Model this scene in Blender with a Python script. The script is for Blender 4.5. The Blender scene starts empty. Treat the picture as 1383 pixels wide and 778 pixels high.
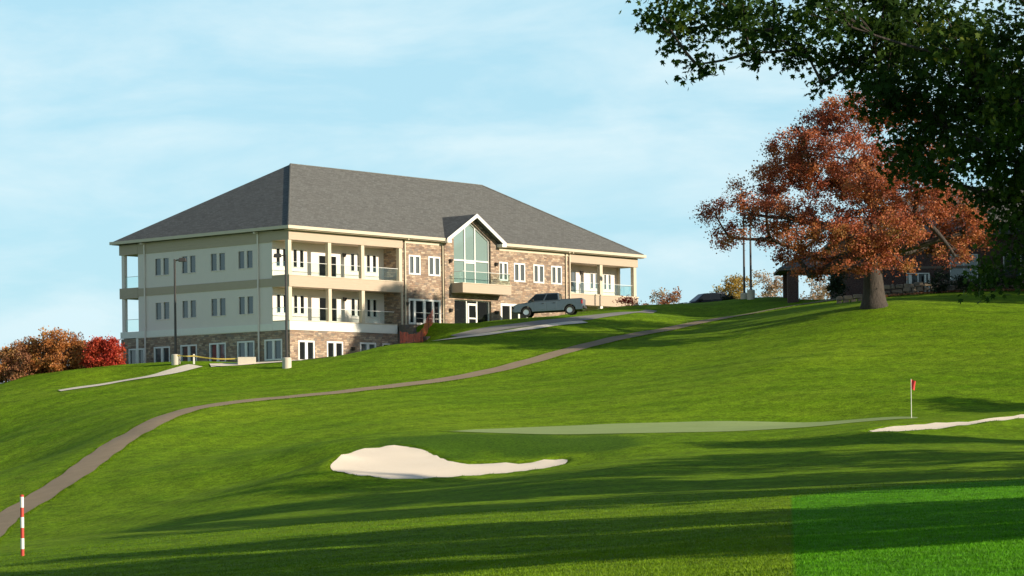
import bpy, bmesh, math, random
import numpy as np
from mathutils import Vector, Matrix
from mathutils.geometry import delaunay_2d_cdt

random.seed(7)
RNG = np.random.default_rng(11)
R = math.radians
scene = bpy.context.scene
COL = scene.collection

# ------------------------------------------------------------------ camera numbers
F_PX, HOR, ROLL = 3211.6, 595.0, -0.0117      # focal length and horizon in photo pixels, roll
EYE = 1.6


def at(px, py, Y):
    """World point seen at photo pixel (px, py) at Y metres from the camera."""
    a, b = px - 691.5, py - HOR
    d = 1 + ROLL * ROLL
    x, y = (a + ROLL * b) / d, (b - ROLL * a) / d
    return Vector((x / F_PX * Y, Y, EYE - y / F_PX * Y))


# ------------------------------------------------------------------ mesh helpers
def finish(me, name, mat, parent, smooth=False):
    o = bpy.data.objects.new(name, me)
    COL.objects.link(o)
    if mat is not None:
        me.materials.append(mat)
    if smooth:
        me.polygons.foreach_set('use_smooth', np.ones(len(me.polygons), dtype=bool))
    if parent is not None:
        o.parent = parent
    return o


def mesh_arrays(name, verts, faces):
    """Fast mesh from an (N,3) array and an (M,K) array of faces."""
    me = bpy.data.meshes.new(name)
    verts = np.asarray(verts, dtype=np.float32)
    faces = np.asarray(faces, dtype=np.int32)
    m, k = faces.shape
    me.vertices.add(len(verts))
    me.vertices.foreach_set('co', verts.ravel())
    me.loops.add(m * k)
    me.loops.foreach_set('vertex_index', faces.ravel())
    me.polygons.add(m)
    me.polygons.foreach_set('loop_start', np.arange(0, m * k, k, dtype=np.int32))
    me.polygons.foreach_set('loop_total', np.full(m, k, dtype=np.int32))
    me.update(calc_edges=True)
    return me


class MB:
    """Collects boxes, prisms and tubes, and links them as one mesh object."""

    def __init__(self):
        self.v, self.f = [], []

    def add(self, vs, fs):
        b = len(self.v)
        self.v += [tuple(p) for p in vs]
        self.f += [tuple(i + b for i in f) for f in fs]
        return self

    def box(self, x0, x1, y0, y1, z0, z1):
        x0, x1 = min(x0, x1), max(x0, x1)
        y0, y1 = min(y0, y1), max(y0, y1)
        z0, z1 = min(z0, z1), max(z0, z1)
        return self.add([(x0, y0, z0), (x1, y0, z0), (x1, y1, z0), (x0, y1, z0),
                         (x0, y0, z1), (x1, y0, z1), (x1, y1, z1), (x0, y1, z1)],
                        [(0, 3, 2, 1), (4, 5, 6, 7), (0, 1, 5, 4), (1, 2, 6, 5), (2, 3, 7, 6), (3, 0, 4, 7)])

    def hull8(self, lo, hi):
        """Frustum from four lower and four upper points (both counter-clockwise from above)."""
        return self.add(list(lo) + list(hi),
                        [(0, 3, 2, 1), (4, 5, 6, 7), (0, 1, 5, 4), (1, 2, 6, 5), (2, 3, 7, 6), (3, 0, 4, 7)])

    def prism(self, poly, a0, a1, axis='y'):
        """2-D outline swept along an axis; poly is (x,z) for axis y, (y,z) for x, (x,y) for z."""
        n = len(poly)
        mk = {'y': lambda p, a: (p[0], a, p[1]), 'x': lambda p, a: (a, p[0], p[1]), 'z': lambda p, a: (p[0], p[1], a)}[axis]
        vs = [mk(p, a0) for p in poly] + [mk(p, a1) for p in poly]
        fs = [tuple(range(n)), tuple(range(2 * n - 1, n - 1, -1))]
        fs += [(i, i + n, (i + 1) % n + n, (i + 1) % n) for i in range(n)]
        return self.add(vs, fs)

    def tube(self, pts, rad, n=8, caps=True):
        pts = [Vector(p) for p in pts]
        if not hasattr(rad, '__len__'):
            rad = [rad] * len(pts)
        vs, fs = [], []
        for i, p in enumerate(pts):
            t = (pts[min(i + 1, len(pts) - 1)] - pts[max(i - 1, 0)]).normalized()
            a = Vector((0, 0, 1)) if abs(t.z) < .9 else Vector((1, 0, 0))
            e1 = t.cross(a).normalized()
            e2 = t.cross(e1)
            for k in range(n):
                an = 2 * math.pi * k / n
                vs.append(p + (e1 * math.cos(an) + e2 * math.sin(an)) * rad[i])
        for i in range(len(pts) - 1):
            for k in range(n):
                k2 = (k + 1) % n
                fs.append((i * n + k, i * n + k2, (i + 1) * n + k2, (i + 1) * n + k))
        if caps:
            fs.append(tuple(range(n)))
            fs.append(tuple(range(len(pts) * n - 1, (len(pts) - 1) * n - 1, -1)))
        return self.add(vs, fs)

    def lathe(self, prof, n=20, axis='z', c=(0, 0, 0)):
        """prof: (radius, height) pairs turned about an axis through c."""
        vs, fs = [], []
        for r, hh in prof:
            for k in range(n):
                an = 2 * math.pi * k / n
                p = (r * math.cos(an), r * math.sin(an), hh)
                if axis == 'y':
                    p = (p[0], p[2], p[1])
                vs.append((p[0] + c[0], p[1] + c[1], p[2] + c[2]))
        m = len(prof)
        for i in range(m - 1):
            for k in range(n):
                k2 = (k + 1) % n
                fs.append((i * n + k, i * n + k2, (i + 1) * n + k2, (i + 1) * n + k))
        fs.append(tuple(range(n - 1, -1, -1)))
        fs.append(tuple(range((m - 1) * n, m * n)))
        return self.add(vs, fs)

    def build(self, name, mat, parent=None, smooth=False, bevel=0, uv=True, recalc=True):
        me = bpy.data.meshes.new(name)
        me.from_pydata(self.v, [], self.f)
        me.update()
        if recalc:
            bm = bmesh.new()
            bm.from_mesh(me)
            bmesh.ops.recalc_face_normals(bm, faces=bm.faces[:])
            if uv:
                lay = bm.loops.layers.uv.new('UVMap')
                for f in bm.faces:
                    n = f.normal
                    ax, ay, az = abs(n.x), abs(n.y), abs(n.z)
                    for l in f.loops:
                        c = l.vert.co
                        if az > .9:
                            l[lay].uv = (c.x, c.y)
                        elif ax > ay:
                            l[lay].uv = (c.y + 3.17, c.z / max(.3, math.sqrt(1 - az * az)))
                        else:
                            l[lay].uv = (c.x, c.z / max(.3, math.sqrt(1 - az * az)))
            bm.to_mesh(me)
            bm.free()
        o = finish(me, name, mat, parent, smooth)
        if bevel:
            m = o.modifiers.new('bevel', 'BEVEL')
            m.width = bevel
            m.segments = 2
            m.limit_method = 'ANGLE'
            m.angle_limit = R(40)
        return o


def tag(o, label=None, cat=None, group=None, kind=None):
    if label:
        o['label'] = label
    if cat:
        o['category'] = cat
    if group:
        o['group'] = group
    if kind:
        o['kind'] = kind
    return o


def thing(name, label, cat, loc=(0, 0, 0), rotz=0, group=None):
    o = bpy.data.objects.new(name, None)
    COL.objects.link(o)
    o.empty_display_size = .3
    o.location = loc
    o.rotation_euler = (0, 0, rotz)
    return tag(o, label, cat, group)


def copy_tree(o, parent=None):
    c = o.copy()
    COL.objects.link(c)
    c.parent = parent
    for ch in list(o.children):
        copy_tree(ch, c)
    return c


# ------------------------------------------------------------------ materials
class NT:
    def __init__(self, name):
        self.m = bpy.data.materials.new(name)
        self.m.use_nodes = True
        self.t = self.m.node_tree
        self.b = self.t.nodes['Principled BSDF']
        self.out = self.t.nodes['Material Output']

    def n(self, typ, **kw):
        nd = self.t.nodes.new(typ)
        for k, v in kw.items():
            if k in nd.inputs.keys() and not hasattr(nd, k):
                nd.inputs[k].default_value = v
            else:
                setattr(nd, k, v)
        return nd

    def l(self, a, b):
        self.t.links.new(a, b)

    def coord(self, kind='Object', scale=(1, 1, 1)):
        tc = self.n('ShaderNodeTexCoord')
        mp = self.n('ShaderNodeMapping')
        mp.inputs['Scale'].default_value = scale
        self.l(tc.outputs[kind], mp.inputs['Vector'])
        return mp.outputs['Vector']

    def noise(self, vec, scale, detail=4, rough=.55):
        nd = self.n('ShaderNodeTexNoise')
        nd.inputs['Scale'].default_value = scale
        nd.inputs['Detail'].default_value = detail
        nd.inputs['Roughness'].default_value = rough
        if vec is not None:
            self.l(vec, nd.inputs['Vector'])
        return nd.outputs['Fac']

    def ramp(self, fac, stops):
        nd = self.n('ShaderNodeValToRGB')
        el = nd.color_ramp.elements
        while len(el) < len(stops):
            el.new(.5)
        for e, (p, c) in zip(el, stops):
            e.position = p
            e.color = tuple(c) + (1,) if len(c) == 3 else c
        self.l(fac, nd.inputs['Fac'])
        return nd.outputs['Color']

    def mix(self, fac, a, b, blend='MIX'):
        nd = self.n('ShaderNodeMix', data_type='RGBA', blend_type=blend)
        for i, s in ((0, fac), (6, a), (7, b)):
            if isinstance(s, (int, float)):
                nd.inputs[i].default_value = s
            elif isinstance(s, tuple):
                nd.inputs[i].default_value = s + (1,) if len(s) == 3 else s
            else:
                self.l(s, nd.inputs[i])
        return nd.outputs[2]

    def math(self, op, a, b=0.0, clamp=False):
        nd = self.n('ShaderNodeMath', operation=op)
        nd.use_clamp = clamp
        for i, s in ((0, a), (1, b)):
            if isinstance(s, (int, float)):
                nd.inputs[i].default_value = s
            else:
                self.l(s, nd.inputs[i])
        return nd.outputs[0]

    def bump(self, height, strength=.3, dist=.02):
        nd = self.n('ShaderNodeBump')
        nd.inputs['Strength'].default_value = strength
        nd.inputs['Distance'].default_value = dist
        self.l(height, nd.inputs['Height'])
        self.l(nd.outputs[0], self.b.inputs['Normal'])

    def done(self, base=None, rough=.7, metal=0, spec=None):
        if base is not None:
            if isinstance(base, tuple):
                self.b.inputs['Base Color'].default_value = base + (1,)
            else:
                self.l(base, self.b.inputs['Base Color'])
        self.b.inputs['Roughness'].default_value = rough
        self.b.inputs['Metallic'].default_value = metal
        if spec is not None:
            self.b.inputs['Specular IOR Level'].default_value = spec
        return self.m


def painted(name, col, rough=.6, var=.10, scale=3.0, metal=0, bump=0):
    t = NT(name)
    v = t.coord()
    f = t.noise(v, scale, 5)
    c = t.mix(f, tuple(x * (1 - var) for x in col), tuple(min(1, x * (1 + var)) for x in col))
    if bump:
        t.bump(t.noise(v, 60, 2), bump, .004)
    return t.done(c, rough, metal)


def siding(name, col, pitch=.2, rough=.6):
    """Horizontal lap boards."""
    t = NT(name)
    v = t.coord('Object')
    sx = t.n('ShaderNodeSeparateXYZ')
    t.l(v, sx.inputs[0])
    saw = t.math('FRACT', t.math('DIVIDE', sx.outputs[2], pitch))
    f = t.noise(t.coord('Object', (.6, .6, 4)), 2.5, 4)
    c = t.mix(f, tuple(x * .9 for x in col), tuple(x * 1.08 for x in col))
    t.bump(saw, .5, .02)
    return t.done(c, rough)


def stone(name, cols, bw=.36, bh=.15, mortar=(.16, .14, .12), dark=.5):
    """Coursed rubble: blocks of many tones laid in running courses."""
    t = NT(name)
    uv = t.coord('UV')
    warp = t.n('ShaderNodeTexNoise')
    warp.inputs['Scale'].default_value = 2.3
    t.l(uv, warp.inputs['Vector'])
    mixv = t.n('ShaderNodeVectorMath', operation='MULTIPLY_ADD')
    t.l(warp.outputs['Color'], mixv.inputs[0])
    mixv.inputs[1].default_value = (.34, .26, 0)
    t.l(uv, mixv.inputs[2])
    br = t.n('ShaderNodeTexBrick')
    br.offset = .43
    br.squash = 1.35
    br.squash_frequency = 3
    br.inputs['Scale'].default_value = 1
    br.inputs['Brick Width'].default_value = bw
    br.inputs['Row Height'].default_value = bh
    br.inputs['Mortar Size'].default_value = .012
    br.inputs['Mortar Smooth'].default_value = .3
    br.inputs['Color1'].default_value = (0, 0, 0, 1)
    br.inputs['Color2'].default_value = (1, 1, 1, 1)
    br.inputs['Mortar'].default_value = (.5, .5, .5, 1)
    t.l(mixv.outputs[0], br.inputs['Vector'])
    n = len(cols)
    col = t.ramp(br.outputs['Color'], [(i / (n - 1), c) for i, c in enumerate(cols)])
    patch = t.noise(t.coord('UV', (1, 1.4, 1)), .75, 3)
    col = t.mix(t.math('MULTIPLY', patch, dark), col, tuple(x * .72 for x in cols[n // 2]))
    fine = t.noise(uv, 22, 4)
    col = t.mix(.35, col, t.mix(fine, (.04, .035, .03), (.75, .65, .52)), 'OVERLAY')
    col = t.mix(br.outputs['Fac'], col, mortar)
    hgt = t.mix(.5, t.math('SUBTRACT', 1, br.outputs['Fac']), fine)
    t.bump(hgt, .7, .03)
    return t.done(col, .85)


def glass_pane(name, base, rough=.04, spec=.5, coat=0.0, metal=0.0):
    t = NT(name)
    t.b.inputs['Coat Weight'].default_value = coat
    wob = t.noise(t.coord('Object'), .9, 2)
    t.bump(wob, .02, .05)
    return t.done(base, rough, metal, spec)


def clear_glass(name, tint, gloss=.14):
    t = NT(name)
    tr = t.n('ShaderNodeBsdfTransparent')
    tr.inputs['Color'].default_value = tint + (1,)
    gl = t.n('ShaderNodeBsdfGlossy')
    gl.inputs['Color'].default_value = (.7, .9, .88, 1)
    gl.inputs['Roughness'].default_value = .05
    mx = t.n('ShaderNodeMixShader')
    mx.inputs[0].default_value = gloss
    t.l(tr.outputs[0], mx.inputs[1])
    t.l(gl.outputs[0], mx.inputs[2])
    t.l(mx.outputs[0], t.out.inputs['Surface'])
    return t.m


def leaf_mat(name, cols, transl=.35, rough=.55, spec=.25):
    t = NT(name)
    at_ = t.n('ShaderNodeAttribute', attribute_name='tint')
    col = t.ramp(at_.outputs['Fac'], cols)
    t.b.inputs['Roughness'].default_value = rough
    t.b.inputs['Specular IOR Level'].default_value = spec
    t.l(col, t.b.inputs['Base Color'])
    tl = t.n('ShaderNodeBsdfTranslucent')
    t.l(t.mix(1.0, col, (1.0, .95, .6), 'MULTIPLY'), tl.inputs['Color'])
    mx = t.n('ShaderNodeMixShader')
    mx.inputs[0].default_value = transl
    t.l(t.b.outputs[0], mx.inputs[1])
    t.l(tl.outputs[0], mx.inputs[2])
    t.l(mx.outputs[0], t.out.inputs['Surface'])
    return t.m


def bark_mat(name, col):
    t = NT(name)
    v = t.coord('Object', (3, 3, .6))
    f = t.noise(v, 3.5, 6, .65)
    c = t.ramp(f, [(.3, tuple(x * .5 for x in col)), (.55, col), (.75, tuple(x * 1.5 for x in col))])
    t.bump(f, .8, .08)
    return t.done(c, .9)


M = {}
M['cream'] = painted('cream_stucco', (.74, .65, .585), .75, .05, 1.2, bump=.2)
M['beige'] = siding('beige_siding', (.44, .35, .255), .21)
M['trim'] = painted('cream_trim', (.56, .48, .35), .5, .06)
M['white'] = painted('white_trim', (.76, .73, .64), .5, .05)
M['frame'] = painted('white_frame', (.74, .73, .68), .45, .04)
M['stone'] = stone('brown_stone', [(.17, .11, .08), (.42, .28, .18), (.25, .17, .12), (.56, .42, .28), (.23, .195, .165), (.46, .31, .21), (.64, .51, .37), (.32, .215, .15)])
M['soffit'] = painted('soffit', (.42, .36, .25), .7)
M['pane_dark'] = glass_pane('dark_window_glass', (.012, .014, .015), .05, .35)
M['pane_grey'] = glass_pane('grey_window_glass', (.10, .115, .12), .06, .6, .3)
M['pane_shade'] = glass_pane('sky_reflecting_glass', (.055, .07, .075), .08, .7, .25)
M['pane_teal'] = glass_pane('teal_gable_glass', (.19, .265, .245), .06, .8, .4)
M['rail_glass'] = clear_glass('rail_glass', (.92, .975, .965), .055)
M['dark_metal'] = painted('dark_metal', (.035, .03, .027), .45, .2)
M['concrete'] = painted('concrete', (.55, .49, .39), .85, .12, 2.5, bump=.3)
M['black'] = painted('black_rubber', (.018, .018, .018), .8, .2)


def roof_material():
    t = NT('asphalt_shingle')
    uv = t.coord('UV')
    br = t.n('ShaderNodeTexBrick')
    br.offset = .5
    for k, val in (('Scale', 1), ('Brick Width', .33), ('Row Height', .16), ('Mortar Size', .012)):
        br.inputs[k].default_value = val
    br.inputs['Color1'].default_value = (.085, .085, .08, 1)
    br.inputs['Color2'].default_value = (.17, .178, .166, 1)
    br.inputs['Mortar'].default_value = (.075, .075, .07, 1)
    t.l(uv, br.inputs['Vector'])
    f = t.noise(uv, .7, 5, .6)
    c = t.mix(f, br.outputs['Color'], (.125, .124, .113))
    g = t.noise(uv, 14, 3)
    c = t.mix(.5, c, t.mix(g, (.2, .2, .2), (.8, .8, .8)), 'OVERLAY')
    t.bump(t.math('SUBTRACT', g, t.math('MULTIPLY', br.outputs['Fac'], .6)), .5, .03)
    return t.done(c, .9, 0, .2)


M['roof'] = roof_material()

# ------------------------------------------------------------------ terrain
TH = .8629                                    # plan angle of the clubhouse front
DU = Vector((math.cos(TH), math.sin(TH), 0))
DV = Vector((-math.sin(TH), math.cos(TH), 0))
CORNER = Vector((-16.842, 181.306, 8.609 + EYE))   # near corner, at the top of the stone base


def bld(u, v, w=0.0):
    return CORNER + DU * u + DV * v + Vector((0, 0, w))


PATH_PX = [(-90, 770, 98), (0, 704, 116), (50, 674, 122), (100, 641, 128), (135, 615, 134), (170, 591, 140), (210, 571, 146), (260, 555, 151),
           (350, 541, 157), (480, 527, 162), (600, 512, 166), (700, 491, 171), (800, 466, 177), (900, 445, 183.5),
           (1000, 425, 190), (1060, 413.5, 193), (1110, 406, 196), (1165, 401, 199)]
CP = []
CP += PATH_PX
CP += [  # foreground fairway falling gently to the left
    (1383, 778, 27), (1383, 728, 36.4), (1383, 672, 58.5), (1383, 640, 85), (1383, 614, 97), (1383, 590, 110),
    (1066, 778, 30), (1066, 745, 37.5), (1066, 672, 69), (1066, 632, 98), (1066, 600, 112),
    (800, 778, 35), (800, 712, 60), (800, 696, 69), (800, 660, 92), (800, 632, 106),
    (400, 778, 46.5), (400, 740, 62), (400, 718, 75), (400, 695, 91), (400, 660, 108), (400, 640, 117),
    (0, 778, 66), (0, 750, 81), (0, 735, 91),
    # left hillside and crest
    (0, 640, 146), (0, 600, 157), (0, 560, 168), (0, 524, 182), (100, 560, 162), (100, 530, 171), (100, 499, 184),
    (0, 545, 191), (100, 516, 192), (150, 506, 191), (0, 590, 205), (100, 560, 206),
    (-160, 640, 150), (-160, 570, 170), (-160, 548, 185),
    (165, 492, 185), (237, 492, 180), (300, 496, 178), (387, 498, 175), (200, 535, 165), (300, 520, 169), (165, 510, 178),
    # rise between fairway and path
    (300, 600, 136), (300, 570, 146), (200, 640, 124), (420, 560, 148), (420, 600, 132), (550, 550, 149), (550, 575, 138),
    (700, 550, 149), (700, 520, 161), (900, 550, 144), (900, 500, 162), (1060, 540, 143), (1060, 490, 156), (1060, 450, 170),
    (1230, 540, 139), (1230, 490, 153), (1230, 440, 166), (1383, 540, 138), (1383, 490, 149), (1383, 440, 162), (1383, 405, 177),
    (1180, 414, 173), (1290, 406, 176), (1560, 470, 150), (1560, 420, 175), (1560, 590, 105), (1560, 650, 70),
    # putting green
    (595, 582, 129), (700, 577, 136), (700, 587, 122), (900, 572, 137), (900, 586, 121), (1100, 569, 137), (1100, 579, 121),
    (650, 583, 127.5), (700, 582, 129), (800, 580.3, 129), (900, 578.8, 129), (1000, 577, 129), (1100, 574, 129), (800, 574.5, 137), (1000, 570.5, 137),
    (1231, 566, 131), (1300, 563, 130),
    # bank and front bunker
    (450, 634, 111), (560, 649, 108.5), (680, 641, 110), (765, 627, 112), (540, 603, 117.5), (470, 615, 114), (600, 619, 115), (630, 627, 113.2),
    (700, 626, 113), (640, 592, 119.5), (700, 593, 119), (780, 597, 118), (820, 612, 113), (560, 590, 121), (450, 600, 121),
    # right bunker
    (1170, 585, 112), (1260, 581, 113.5), (1350, 572, 115.5), (1230, 573, 118), (1320, 568, 119.5), (1383, 561, 121),
    # clubhouse forecourt and lower terrace
    (450, 483, 181), (515, 471, 184), (560, 466, 184), (600, 461, 184), (660, 452, 185), (740, 440, 186), (800, 431, 189), (860, 421.5, 193),
    (600, 441, 192.5), (645, 437.5, 197), (705, 429.5, 197), (737, 428, 192), (780, 425.5, 197), (760, 426, 202),
    (575, 448, 190), (820, 418, 205),
    # crest to the right of the clubhouse
    (900, 414, 201), (950, 409, 205), (1000, 404, 206), (1060, 402.5, 205), (950, 428, 196),
    (950, 420, 215), (1000, 421, 217), (890, 428, 214), (1040, 415, 217), (950, 421, 222), (1000, 425, 224),
    # ground by the right-hand house
    (1200, 398, 196), (1383, 396, 196),
]
pts = [tuple(at(*c)) for c in CP]
for u, v, w in [(-.6, -1.2, -2.42), (4, -1, -2.42), (8, -1, -2.42), (11, -1, -2.3), (-1, 6, -2.4), (-1, 12, -2.4), (-1, 19, -2.4),
                (5, 5, -2.8), (5, 15, -3), (14, -.8, .78), (20, -.8, .8), (17, -2.5, .75), (23, 8, 0), (28, -.8, 1.6), (35, -1, 2.2), (43, -1, 2.4), (44, 10, 1.5),
                (30, 21, 0), (10, 23, -4), (0, 24, -3.2), (-8, 24, -3.5)]:
    pts.append(tuple(bld(u, v, w)))
for x, y, z in [(2, 2, 0), (-12, 5, -.9), (14, 3, .3), (0, -25, .2), (-40, 20, -2.5), (40, 20, .6), (-60, 90, -3.5), (50, 70, .6), (60, 110, 2), (70, 150, 7),
                (70, 190, 11), (55, 205, 11.8), (40, 230, 11.5), (12, 232, 10), (30, 206, 12.0), (-45, 205, 2.5), (-50, 235, 0), (-70, 190, 0), (-25, 250, 1),
                (0, 265, 4), (50, 270, 9), (-80, 140, -2), (-40, 160, .5), (-85, 260, -4), (85, 240, 9)]:
    pts.append((x, y, z))
CPT = np.array(pts)


def tps_fit(P, lam=.35):
    n = len(P)
    d2 = ((P[:, None, :2] - P[None, :, :2]) ** 2).sum(-1)
    K = .5 * d2 * np.log(d2 + 1e-9)
    A = np.zeros((n + 3, n + 3))
    A[:n, :n] = K + lam * np.eye(n)
    Q = np.c_[np.ones(n), P[:, :2]]
    A[:n, n:] = Q
    A[n:, :n] = Q.T
    return np.linalg.solve(A, np.r_[P[:, 2], 0, 0, 0])


TPS = tps_fit(CPT)
_ph = RNG.uniform(0, 6.28, 14)
_an = RNG.uniform(0, 3.14, 14)


def height(x, y):
    """Ground height before it is sampled on the grid."""
    x, y = np.asarray(x, float), np.asarray(y, float)
    xc, yc = np.clip(x, -88, 88), np.clip(y, -28, 275)
    sh = xc.shape
    q = np.stack([xc.ravel(), yc.ravel()], 1)
    z = np.empty(len(q))
    for i in range(0, len(q), 20000):
        s = q[i:i + 20000]
        d2 = ((s[:, None, :] - CPT[None, :, :2]) ** 2).sum(-1)
        z[i:i + 20000] = (.5 * d2 * np.log(d2 + 1e-9)) @ TPS[:-3] + TPS[-3] + s @ TPS[-2:]
    z = z.reshape(sh)
    und = np.zeros(sh)
    for k in range(14):
        lam = 4.5 * 1.22 ** k
        und += .0015 * lam ** .85 * np.sin((x * math.cos(_an[k]) + y * math.sin(_an[k])) * 6.283 / lam + _ph[k])
    z = z + und * np.clip((y - 12) / 20, 0, 1)
    far = np.hypot(x - xc, y - yc)
    return z - 14 * (1 - np.exp(-far / 160))


def axis(segs):
    out = [segs[0][0]]
    for a, b, s in segs:
        n = max(1, round((b - a) / s))
        out += list(np.linspace(a, b, n + 1)[1:])
    return np.array(out)


GX = axis([(-1500, -500, 200), (-500, -150, 35), (-150, -70, 8), (-70, -38, 2), (-38, -12, .7), (-12, 30, .42), (30, 46, .8), (46, 80, 2), (80, 160, 8), (160, 500, 35), (500, 1500, 200)])
GY = axis([(-300, -40, 40), (-40, 14, 6), (14, 60, .9), (60, 104, .7), (104, 140, .38), (140, 212, .6), (212, 240, 1.6), (240, 300, 6), (300, 600, 40), (600, 3000, 300)])
XX, YY = np.meshgrid(GX, GY)
ZZ = height(XX, YY)


def ground(x, y):
    """Height of the built ground mesh (its triangles) at x, y."""
    x, y = np.asarray(x, float), np.asarray(y, float)
    i = np.clip(np.searchsorted(GX, x) - 1, 0, len(GX) - 2)
    j = np.clip(np.searchsorted(GY, y) - 1, 0, len(GY) - 2)
    s = (x - GX[i]) / (GX[i + 1] - GX[i])
    t = (y - GY[j]) / (GY[j + 1] - GY[j])
    a, b, c, d = ZZ[j, i], ZZ[j, i + 1], ZZ[j + 1, i + 1], ZZ[j + 1, i]
    return np.where(s >= t, a + s * (b - a) + t * (c - b), a + t * (d - a) + s * (c - d))


def g(x, y):
    return float(ground(x, y))


def hit(px, py, lo=20.0, hi=230.0):
    """First point of the ground along the sight line of a photo pixel."""
    ys = np.arange(lo, hi, .4)
    p = at(px, py, 1.0)
    xs, zs = p.x * ys, EYE + (p.z - EYE) * ys
    under = np.nonzero(zs < ground(xs, ys))[0]
    k = under[0] if len(under) else len(ys) - 1
    return Vector((xs[k], ys[k], g(xs[k], ys[k])))


# --- lips round the bunkers
FRONT_BUNKER = [(445, 632), (450, 624), (462, 617), (480, 611), (500, 607.5), (520, 604.5), (540, 603.5), (558, 606), (575, 611), (592, 618), (612, 625),
                (635, 628), (670, 628), (705, 627), (740, 624), (764, 622), (768, 625), (760, 629), (740, 634), (710, 638), (680, 641), (640, 643.5),
                (600, 646), (560, 648), (525, 648), (490, 645), (465, 641), (450, 637)]
RIGHT_BUNKER = [(1168, 584.5), (1185, 580), (1205, 577), (1230, 575), (1260, 573.5), (1290, 571.5), (1318, 569.5), (1345, 566), (1383, 561.5), (1420, 559),
                (1420, 565), (1383, 566.5), (1350, 569.5), (1322, 574), (1300, 577), (1270, 580), (1240, 582.5), (1210, 584.5), (1185, 585.5)]


def smooth_loop(P, n=3):
    P = [Vector((p.x, p.y)) for p in P]
    for _ in range(n):
        Q = []
        for a, b in zip(P, P[1:] + P[:1]):
            Q += [a * .75 + b * .25, a * .25 + b * .75]
        P = Q
    return P


def resample(P, step):
    P = P + [P[0]]
    out, acc = [P[0]], 0
    for a, b in zip(P, P[1:]):
        acc += (b - a).length
        if acc >= step:
            out.append(b)
            acc = 0
    return out[:-1] if (out[-1] - out[0]).length < step * .5 else out


def dist_loop(P, x, y):
    """Signed distance to a closed loop (negative inside)."""
    d = np.full(x.shape, 1e9)
    ins = np.zeros(x.shape, bool)
    n = len(P)
    for i in range(n):
        a, b = P[i], P[(i + 1) % n]
        ex, ey = b.x - a.x, b.y - a.y
        t = np.clip(((x - a.x) * ex + (y - a.y) * ey) / (ex * ex + ey * ey + 1e-12), 0, 1)
        d = np.minimum(d, np.hypot(x - a.x - t * ex, y - a.y - t * ey))
        c = ((a.y > y) != (b.y > y)) & (x < (b.x - a.x) * (y - a.y) / (b.y - a.y + 1e-12) + a.x)
        ins ^= c
    return np.where(ins, -d, d)


LOOPS = []
for px in (FRONT_BUNKER, RIGHT_BUNKER):
    LOOPS.append(resample(smooth_loop([hit(*p, lo=90, hi=150) for p in px], 2), .35))
for L in LOOPS:
    sel = (XX > -40) & (XX < 50) & (YY > 95) & (YY < 140)
    d = np.full(XX.shape, 9e9)
    d[sel] = dist_loop(L, XX[sel], YY[sel])
    ZZ += np.where(d < 0, -.55 * (1 - np.exp(np.minimum(d, 0) / .7)), .08 * np.exp(-(np.maximum(d, 0) / .8) ** 2)) * (np.abs(d) < 1e8)

# --- ground sheet
ny, nx = XX.shape
idx = np.arange(ny * nx).reshape(ny, nx)
a_, b_, c_, d_ = idx[:-1, :-1].ravel(), idx[:-1, 1:].ravel(), idx[1:, 1:].ravel(), idx[1:, :-1].ravel()
tri = np.concatenate([np.stack([a_, b_, c_], 1), np.stack([a_, c_, d_], 1)])
me = mesh_arrays('ground', np.stack([XX.ravel(), YY.ravel(), ZZ.ravel()], 1), tri)
# darker green along the bank behind the tail of the front bunker
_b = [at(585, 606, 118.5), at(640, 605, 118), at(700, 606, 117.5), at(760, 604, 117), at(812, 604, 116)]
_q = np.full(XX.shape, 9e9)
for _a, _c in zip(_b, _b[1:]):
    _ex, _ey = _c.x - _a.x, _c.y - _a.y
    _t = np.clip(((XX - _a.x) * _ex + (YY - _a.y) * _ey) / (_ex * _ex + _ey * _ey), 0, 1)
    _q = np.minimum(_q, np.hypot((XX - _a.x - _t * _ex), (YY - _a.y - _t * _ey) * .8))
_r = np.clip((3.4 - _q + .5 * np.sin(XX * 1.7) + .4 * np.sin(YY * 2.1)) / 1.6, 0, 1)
_ra = me.attributes.new('rough', 'FLOAT', 'POINT')  # weight of the darker bank colour
_ra.data.foreach_set('value', _r.ravel().astype(np.float32))


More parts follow.
